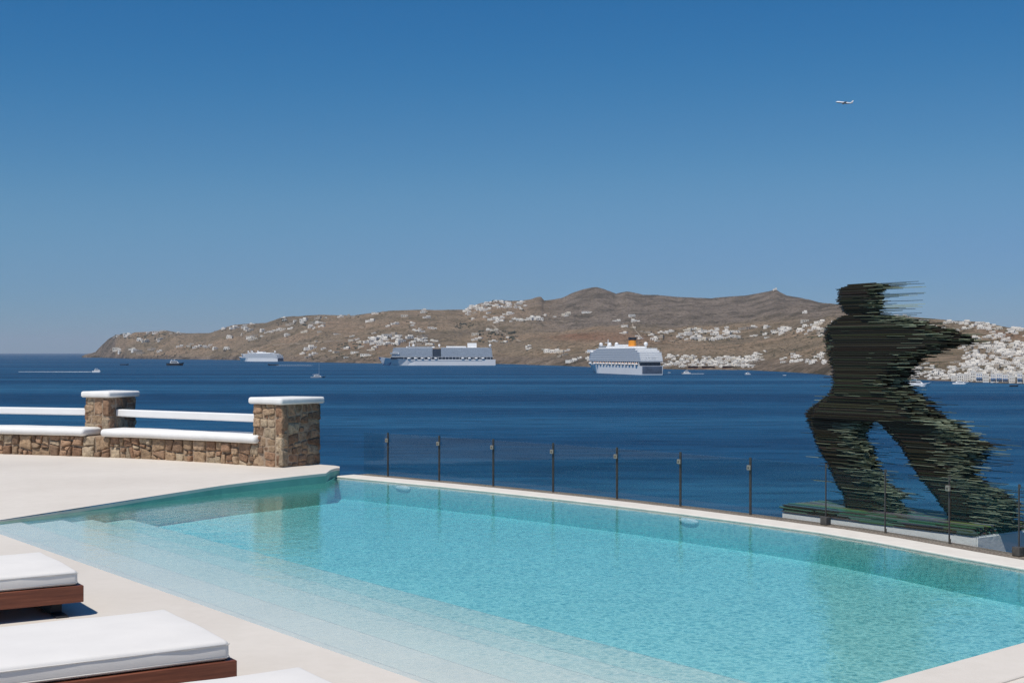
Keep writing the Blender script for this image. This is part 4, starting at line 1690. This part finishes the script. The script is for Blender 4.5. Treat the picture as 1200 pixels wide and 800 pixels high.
boat('small_boat', 'dark open boat off the seafront at the right edge', 9, 1188.5, 452.8, R(5), M_boatdark, cabin=False, tall=1.6)

# buoy-like speck of a tender near the yellow funnel ship
boat('small_boat', 'tiny white tender at the waterline of the yellow funnel ship', 5, 784, 436.6, R(170), M_ship, cabin=False, tall=1.4)

# ------------------------------------------------------------------ airliner
def airliner():
    D_ = 3000.0
    c = at(989.5, 120.6, D_)
    t = empty('airliner', c)
    tag(t, 'white airliner climbing to the left in the blue sky', 'airplane')
    L = 37.0
    bm = bmesh.new()
    rings = []
    for f, r, dz in ((0, 0.15, -0.6), (0.02, 0.9, -0.4), (0.06, 1.6, -0.1), (0.12, 2.0, 0), (0.66, 2.0, 0), (0.85, 1.2, 0.5), (1.0, 0.3, 1.0)):
        rings.append([(L * f - L / 2, math.cos(a * math.pi / 8) * r, math.sin(a * math.pi / 8) * r + dz) for a in range(16)])
    loft(bm, rings)
    for f in bm.faces:
        if f.calc_center_median().z < -0.9: f.material_index = 1
    bmesh.ops.recalc_face_normals(bm, faces=list(bm.faces))
    fu = obj('fuselage', bm, [M_metalw, M_metald], t, smooth=True)
    for s in (-1, 1):
        bm = bmesh.new()
        loft(bm, [[(-4.5, s * 1.6, -1.1), (2.8, s * 1.6, -1.2), (2.8, s * 1.6, -0.7), (-4.5, s * 1.6, -0.6)], [(4.4, s * 17, 0.4), (6.0, s * 17, 0.4), (6.0, s * 17, 0.55), (4.4, s * 17, 0.55)]])
        bmesh.ops.recalc_face_normals(bm, faces=list(bm.faces))
        w = obj('wing', bm, M_metald, t)
        bm = bmesh.new()
        tube(bm, (-4.6, s * 5.6, -1.9), (-0.6, s * 5.6, -1.9), 1.05, 0.8, 12)
        obj('engine', bm, M_metald, w)
        bm = bmesh.new()
        loft(bm, [[(14.0, s * 0.6, 1.0), (17.2, s * 0.6, 1.0), (17.2, s * 0.6, 1.25), (14.0, s * 0.6, 1.25)], [(16.8, s * 6, 1.5), (18.2, s * 6, 1.5), (18.2, s * 6, 1.6), (16.8, s * 6, 1.6)]])
        bmesh.ops.recalc_face_normals(bm, faces=list(bm.faces))
        obj('tailplane', bm, M_metald, t)
    bm = bmesh.new()
    loft(bm, [[(12.2, -0.2, 1.6), (17.2, -0.2, 1.4), (17.2, 0.2, 1.4), (12.2, 0.2, 1.6)], [(16.8, -0.12, 7.4), (19.2, -0.12, 7.4), (19.2, 0.12, 7.4), (16.8, 0.12, 7.4)]])
    bmesh.ops.recalc_face_normals(bm, faces=list(bm.faces))
    obj('tail_fin', bm, M_metalw, t)
    t.rotation_euler = (0, R(9), R(-14))
    return t


airliner()

# ------------------------------------------------------------------ houses across the bay
def house_variant(k):
    """a whitewashed block house of a few cubes, local width about 1 (x), front to -y; returns a mesh"""
    rg = random.Random(100 + k)
    bm = bmesh.new()
    w, d, h = 1.0, rg.uniform(0.55, 0.8), rg.uniform(0.36, 0.5)
    box(bm, -w / 2, w / 2, -d / 2, d / 2, -0.35, h, 0)
    box(bm, -w / 2 - 0.012, w / 2 + 0.012, -d / 2 - 0.012, d / 2 + 0.012, h + 0.001, h + 0.04, 0)
    if k % 3 != 2:
        w2 = rg.uniform(0.4, 0.65)
        x = rg.choice([-1, 1]) * (0.5 - w2 / 2) * rg.uniform(.5, .9)
        box(bm, x - w2 / 2, x + w2 / 2, -d / 2 + 0.14, d / 2 - 0.05, h + 0.042, h + rg.uniform(0.25, 0.36), 0)
    if k % 2:
        s = rg.choice([-1, 1])
        box(bm, s * (w / 2 + 0.003), s * (w / 2 + rg.uniform(0.35, 0.7)), -d / 2 + 0.08, d / 2 - 0.12, -0.35, h * rg.uniform(0.55, 0.85), 0) if s > 0 else \
            box(bm, -w / 2 - rg.uniform(0.35, 0.7), -w / 2 - 0.003, -d / 2 + 0.08, d / 2 - 0.12, -0.35, h * rg.uniform(0.55, 0.85), 0)
    n = rg.choice([3, 4])
    for i in range(n):
        x = -w / 2 + w * (i + 0.5) / n + rg.uniform(-0.03, 0.03)
        ww = rg.uniform(0.045, 0.075)
        tall = rg.random() < 0.4
        z0 = 0.0 if tall else 0.12
        box(bm, x - ww, x + ww, -d / 2 - 0.02, -d / 2 - 0.003, z0, z0 + (0.26 if tall else 0.16), 1)
    box(bm, w / 2 + 0.003, w / 2 + 0.012, -0.1, 0.06, 0.1, 0.27, 1)
    bmesh.ops.recalc_face_normals(bm, faces=list(bm.faces))
    me = bpy.data.meshes.new('house')
    bm.to_mesh(me); bm.free()
    me.materials.append(M_houset if k % 7 == 5 else M_housec if k % 5 == 2 else M_housew)
    me.materials.append(M_housed)
    return me


HV = [house_variant(k) for k in range(14)]
hr = random.Random(5)
HPOS = []


def put_house(u, v, wpx, label, group, rot=None, zs=1.0, minpx=0):
    p = hit(u, v)
    if p is None:
        for dv in (1, 2, 3, 4, 6):
            p = hit(u, v + dv)
            if p: break
    if p is None: return None
    for q_ in HPOS:
        if (q_[0] - u) ** 2 + ((q_[1] - v) * 1.8) ** 2 < minpx ** 2: return None
    HPOS.append((u, v))
    w = wpx * p.y / F * hr.uniform(0.62, 1.2)
    o = bpy.data.objects.new('house', hr.choice(HV))
    COL.objects.link(o)
    o.location = p
    o.scale = (w, w * 0.9, w * zs * hr.uniform(0.8, 1.15))
    o.rotation_euler = (0, 0, (math.atan2(-p.x, p.y)) + (hr.uniform(-0.6, 0.6) if rot is None else rot))
    tag(o, label, 'house', group)
    return o


def cluster(n, u0, u1, v0, v1, w0, w1, what, group, line=None, zs=0.62, minpx=3.0):
    c = 0
    tries = 0
    while c < n and tries < n * 14:
        tries += 1
        u = hr.uniform(u0, u1)
        if line is not None:
            v = interp(line, u) + hr.uniform(v0, v1)
        else:
            v = hr.uniform(v0, v1)
        if put_house(u, v, hr.uniform(w0, w1), what, group, zs=zs, minpx=minpx): c += 1


G = [
    (10, 133, 213, 0.6, 3.0, 5, 8, 'white flat roofed house on the crest of the far left headland', SKYL),
    (9, 133, 188, 409, 414.5, 5, 9, 'white house above the cliff at the foot of the left headland', None),
    (4, 152, 200, 396, 400.5, 5, 8, 'white house midway up the slope of the left headland', None),
    (10, 212, 268, 403, 411, 5, 9, 'white house above the shore left of the small distant cruise ship', None),
    (10, 250, 300, 1.0, 14, 4, 7, 'white house on the rising slope above the small distant cruise ship', SKYL),
    (8, 292, 345, 388, 399, 4.5, 7, 'white house halfway up the slope right above the small distant cruise ship', None),
    (16, 325, 382, 1.0, 15, 4.5, 7.5, 'white house in the green hamlet on the left crest', SKYL),
    (12, 350, 440, 378, 402, 4, 7, 'scattered white house on the open brown slope between the two left ships', None),
    (16, 350, 445, 407, 422, 5, 9, 'white house low by the shore between the two left ships', None),
    (7, 400, 500, 0.8, 3.5, 4, 7, 'small white house on the skyline above the broadside ship', SKYL),
    (12, 425, 530, 371, 390, 4, 7, 'white house scattered high on the slope above the broadside ship', None),
    (13, 434, 505, 394, 404, 6, 12, 'white building in the row just above the broadside ship', None),
    (16, 547, 614, 1.2, 10, 4.5, 8, 'white house in the hilltop village on the middle skyline', SKYL),
    (12, 552, 612, 367, 379, 4, 8, 'white house on the slope below the hilltop village', None),
    (10, 552, 606, 385, 402, 5, 9, 'white house in the dark green grove above the right end of the broadside ship', None),
    (10, 592, 688, 365, 376, 5, 9, 'white house on the plateau between the hilltop village and the mountain', None),
    (8, 618, 662, 406, 414, 5, 9, 'white house in the short row on the bare slope left of the yellow funnel ship', None),
    (8, 655, 692, 411, 426, 5, 9, 'white house by the shore just left of the yellow funnel ship', None),
    (6, 722, 746, 370, 391, 5, 8, 'white house alone below the mountain above the yellow funnel ship', None),
    (15, 744, 805, 388, 401, 4.5, 8, 'white house among trees right of the yellow funnel', None),
    (14, 806, 855, 384, 399, 5, 8.5, 'white house in the village below the middle of the mountain', None),
    (18, 856, 985, 377, 393, 5, 10, 'white house in the long row below the right peak', None),
    (34, 778, 886, 417, 430, 4.5, 8, 'whitewashed house in the dense shoreline town right of the yellow funnel ship', None),
    (14, 862, 988, 411, 425, 5, 10, 'white house above the beach left of the dark figure', None),
    (14, 1040, 1200, 0.8, 4.5, 5, 9, 'white house on the right skyline behind the dark figure', SKYL),
]
for n_, u0, u1, v0, v1, w0, w1, lab, line in G:
    cluster(n_, u0, u1, v0, v1, w0, w1, lab, lab.replace('white house', 'white houses', 1).replace('whitewashed house', 'whitewashed houses', 1).replace('white building', 'white buildings', 1), line=line,
            minpx=2.6 if n_ > 30 else 3.4)

# the near town at the right edge: houses with their own openings
town_lab = 'whitewashed cube house in the crowded hillside town at the right edge'
cluster(10, 1118, 1200, 384, 400, 6, 10, 'white house high on the slope above the right edge town', 'white houses high above the right edge town', minpx=4.5)
cluster(48, 1132, 1206, 402, 441, 6, 11, town_lab, 'whitewashed houses of the right edge town', minpx=4.2)
cluster(16, 1052, 1135, 424, 443, 5, 9, 'white house along the low shore between the figure and the right edge town', 'white houses along the low right shore', minpx=4)


# seafront houses with blue balconies
def seafront(u, v, wpx, hpx, blue, label):
    Y = F * (EYE - SEA) / (interp(SHORE, u) - HZ) + 6
    x = (u - CX) / F * Y
    w, h = wpx * Y / F, hpx * Y / F
    t = empty('seafront_house', (x, Y, SEA), math.atan2(-x, Y))
    tag(t, label, 'house', 'seafront houses of the right edge town')
    bm = bmesh.new()
    box(bm, -w / 2, w / 2, 0, w * 0.9, -2, h)
    box(bm, -w / 2 - 0.15, w / 2 + 0.15, -0.15, w * 0.9 + 0.15, h + 0.01, h + 0.5)
    obj('wall', bm, M_housew, t)
    nfl = 2 if hpx < 9 else 3
    for f in range(nfl):
        z = 1.2 + f * (h - 1.5) / nfl
        fh = (h - 1.5) / nfl
        for k in (-1, 0, 1):
            bm = bmesh.new()
            box(bm, k * w * 0.3 - w * 0.065, k * w * 0.3 + w * 0.065, -0.12, -0.01, z + 0.2, z + fh * 0.58)
            obj('window', bm, M_houseb if blue else M_housed, t)
        if blue and f == 1:
            bm = bmesh.new()
            box(bm, -w * 0.46, w * 0.46, -1.3, -0.02, z - 0.25, z - 0.05)
            box(bm, -w * 0.46, w * 0.46, -1.3, -1.2, z - 0.04, z + 0.9)
            obj('balcony', bm, M_houseb, t)
    return t


for u, wpx, hpx, blue, lab in ((1118, 6, 6, False, 'low plain seafront house at the left end of the right edge waterfront'), (1125.5, 7, 8, False, 'plain white seafront house second from the left end of the waterfront'),
                               (1133, 7, 9, False, 'plain seafront house just left of the first blue balconied house'), (1140.5, 6, 12, False, 'tall narrow white seafront house beside the first blue balconied house'), (1147.5, 7.5, 11, True, 'leftmost seafront house with blue balconies'),
                               (1155.5, 7, 8, False, 'low white seafront house between the first and second blue balconied houses'), (1164, 6, 10, True, 'seafront house with blue shutters second from the left of its kind'), (1171, 6.5, 11, True, 'blue balconied seafront house in the middle of the group'),
                               (1178, 6.5, 10, True, 'blue balconied seafront house next to a gap on its right'), (1186, 7, 8, False, 'plain seafront house behind the dark open boat'), (1195, 6, 12, True, 'blue balconied seafront house at the right edge'),
                               (1203, 7, 10, False, 'plain seafront house cut by the right edge')):
    seafront(u, 0, wpx, hpx, blue, lab)

# brown beach buildings under the shoreline town
for u, wd, lab in ((812, 12, 'low brown beach building under the left of the shoreline town'), (830, 15, 'long low brown beach building under the middle of the shoreline town'), (853, 13, 'low brown beach building under the right of the shoreline town')):
    p = hit(u, 431.4) or hit(u, 430)
    if p is None: continue
    w = wd * p.y / F
    t = empty('beach_building', p, math.atan2(-p.x, p.y))
    tag(t, lab, 'building', 'brown beach buildings')
    bm = bmesh.new()
    box(bm, -w / 2, w / 2, 0, 8, -3, 4.2)
    obj('wall', bm, M_brown, t)
    bm = bmesh.new()
    box(bm, -w / 2 - 0.6, w / 2 + 0.6, -1.5, 8.6, 4.21, 4.7)
    obj('roof', bm, M_houset, t)

# pale dirt tracks across the slopes
def track(px, wid, name_lab):
    pts = []
    for (u0, v0), (u1, v1) in zip(px, px[1:]):
        for k in range(14):
            p = hit(u0 + (u1 - u0) * k / 14, v0 + (v1 - v0) * k / 14 + 0.25 * math.sin(k * 1.3))
            if p: pts.append(p)
    bm = bmesh.new()
    rows_ = []
    for i_, p in enumerate(pts):
        d = pts[min(i_ + 1, len(pts) - 1)] - pts[max(i_ - 1, 0)]
        n_ = Vector((-d.y, d.x, 0)).normalized() * wid
        lo, hi = p - n_, p + n_
        for q_ in (lo, hi):
            h_ = bvh.ray_cast(Vector((q_.x, q_.y, 600)), Vector((0, 0, -1)))[0]
            if h_: q_.z = h_.z
        rows_.append([lo + Vector((0, 0, 0.9)), p + Vector((0, 0, 1.0)), hi + Vector((0, 0, 0.9))])
    loft(bm, rows_, cap=False, closed=False)
    tag(obj('dirt_track', bm, M_track), name_lab, 'track', kind='structure')


M_track = simple('pale_dirt', (0.28, 0.225, 0.165), 0.95, 0.2, 0.05)
track([(577, 381), (586, 388), (596, 394), (612, 401)], 3.5, 'pale dirt track below the hilltop village')
track([(740, 372), (742, 384), (752, 396), (800, 401), (832, 398), (868, 393)], 2.2, 'pale dirt track running along the foot of the mountain')
track([(320, 404), (360, 402), (410, 398), (452, 404)], 4, 'pale dirt track on the left brown slope')
track([(618, 372), (660, 377), (700, 374), (724, 371)], 4, 'pale dirt track across the plateau')

# small white chapel on the right peak and the pale house right of it
put_house(909, 339.6, 3.5, 'tiny white chapel on the right mountain peak', 'chapel on the peak', rot=0)
put_house(943, 367, 5, 'lone white house on the slope right of the peak', 'lone house right of the peak', rot=0)

# the rest of the packed town roofs between the single houses: too many to set one by one
def town_mass(name, label, spots_):
    bm = bmesh.new()
    for u, v, wpx in spots_:
        p = hit(u, v)
        if p is None: continue
        w = wpx * p.y / F * hr.uniform(0.6, 1.15)
        me = HV[hr.randrange(len(HV))]
        M = Matrix.Translation(p) @ Matrix.Rotation(math.atan2(-p.x, p.y) + hr.uniform(-0.6, 0.6), 4, 'Z') @ Matrix.Diagonal((w, w * 0.9, w * hr.uniform(0.5, 0.75), 1))
        n0 = len(bm.verts)
        bm.from_mesh(me)
        bm.verts.ensure_lookup_table()
        for k in range(n0, len(bm.verts)): bm.verts[k].co = M @ bm.verts[k].co
    o = obj(name, bm, [M_housew, M_housed])
    return tag(o, label, 'houses', kind='stuff')


mass = []
for _ in range(210): mass.append((hr.uniform(1128, 1210), hr.uniform(403, 444), hr.uniform(5, 9)))
for _ in range(70): mass.append((hr.uniform(1055, 1135), hr.uniform(430, 444.5), hr.uniform(4, 8)))
for _ in range(100): mass.append((hr.uniform(776, 886), hr.uniform(418, 430.5), hr.uniform(4, 7)))
for _ in range(20): mass.append((hr.uniform(880, 990), hr.uniform(412, 426), hr.uniform(5, 9)))
for _ in range(40): mass.append((hr.uniform(1085, 1205), hr.uniform(378, 400), hr.uniform(4, 8)))
for _ in range(25): mass.append((hr.uniform(860, 985), interp([(860, 392), (985, 379)], 0) + hr.uniform(-9, 4), hr.uniform(5, 9)))
for _ in range(28): 
    u_ = hr.uniform(548, 616); mass.append((u_, interp(SKYL, u_) + hr.uniform(1.2, 9), hr.uniform(4, 7)))
for _ in range(22): mass.append((hr.uniform(434, 510), hr.uniform(396, 404), hr.uniform(5, 10)))
for _ in range(22): mass.append((hr.uniform(800, 858), hr.uniform(386, 399), hr.uniform(5, 8)))
town_mass('town_houses', 'mass of further tiny white houses filling the villages between the single ones', mass)

# ------------------------------------------------------------------ dark scrub and trees on the island (a mass nobody could count)
vr_ = random.Random(31)
tb = bmesh.new()
bmesh.ops.create_icosphere(tb, subdivisions=1, radius=1)
ICO_V = [v.co.copy() for v in tb.verts]
ICO_F = [[v.index for v in f.verts] for f in tb.faces]
tb.free()
SV, SF = [], []


def clump(p, r):
    n = vr_.randint(3, 5)
    for k in range(n):
        c = p + Vector((vr_.uniform(-1, 1) * r * 0.9, vr_.uniform(-.6, .6) * r, r * vr_.uniform(0.0, 0.35)))
        rr = r * vr_.uniform(0.3, 0.62)
        b = len(SV)
        for v in ICO_V:
            q_ = v * (rr * vr_.uniform(0.65, 1.3))
            SV.append((q_.x + c.x, q_.y + c.y, q_.z * 0.8 + c.z))
        SF.extend([[b + i for i in f] for f in ICO_F])


for (u, v) in list(HPOS):
    for k in range(3):
        if vr_.random() < 0.75:
            p = hit(u + vr_.uniform(-7, 7), v + vr_.uniform(-1.5, 3.5))
            if p: clump(p, vr_.uniform(0.6, 1.5) * p.y / F)
for n_, u0, u1, v0, v1, r0, r1 in ((60, 128, 195, 391, 397, 0.8, 2.0), (26, 325, 372, 372, 383, 1, 2.2), (30, 395, 425, 402, 410, 1, 2.6), (40, 360, 440, 414, 424, 0.8, 1.9), (26, 534, 556, 378, 385, 1, 2.2), (30, 548, 614, 351, 364, 0.8, 1.8), (30, 434, 510, 395, 405, 0.8, 1.8), (60, 560, 608, 388, 402, 1.2, 2.8), (30, 745, 812, 391, 402, 0.8, 2),
                                   (46, 812, 870, 390, 400, 0.8, 2.2), (50, 880, 985, 383, 396, 0.9, 2.3), (110, 780, 880, 416, 431, 0.7, 1.7), (34, 915, 960, 408, 422, 0.8, 2.0), (60, 130, 320, 411, 420, 0.6, 1.6), (170, 1130, 1200, 400, 445, 0.8, 2.0), (60, 1050, 1140, 425, 444, 0.7, 1.7), (60, 1040, 1200, 378, 400, 0.7, 2.0), (120, 800, 1000, 400, 420, 0.5, 1.2), (700, 250, 700, 366, 422, 0.45, 1.0), (500, 690, 990, 378, 418, 0.45, 1.0), (420, 620, 985, 340, 388, 0.35, 0.75), (160, 1040, 1200, 374, 402, 0.4, 1.0), (160, 125, 250, 390, 418, 0.35, 0.8)):
    for k in range(n_):
        p = hit(vr_.uniform(u0, u1), vr_.uniform(v0, v1))
        if p: clump(p, vr_.uniform(r0, r1) * p.y / F)
sme = bpy.data.meshes.new('scrub')
sme.from_pydata(SV, [], SF)
sme.materials.append(M_scrub)
sc = bpy.data.objects.new('scrub', sme)
COL.objects.link(sc)
tag(sc, 'dark green scrub and low trees scattered over the island slopes', 'scrub', kind='stuff')
print('houses', len(HPOS), 'scrub faces', len(sc.data.polygons))

# ------------------------------------------------------------------ the air over the bay
hz = bpy.data.materials.new('haze_air')
hz.use_nodes = True
nt = hz.node_tree
nt.nodes.clear()
o_ = N(nt, 'ShaderNodeOutputMaterial')
pv = N(nt, 'ShaderNodeVolumePrincipled')
pv.inputs['Color'].default_value = (0.78, 0.87, 1, 1)
pv.inputs['Density'].default_value = 2.0e-5
nt.links.new(pv.outputs[0], o_.inputs['Volume'])
bm = bmesh.new()
box(bm, -61000, 61000, -2600, 61000, SEA - 11, 640)
tag(obj('haze', bm, hz), 'thin summer haze over the bay', 'haze', kind='stuff')
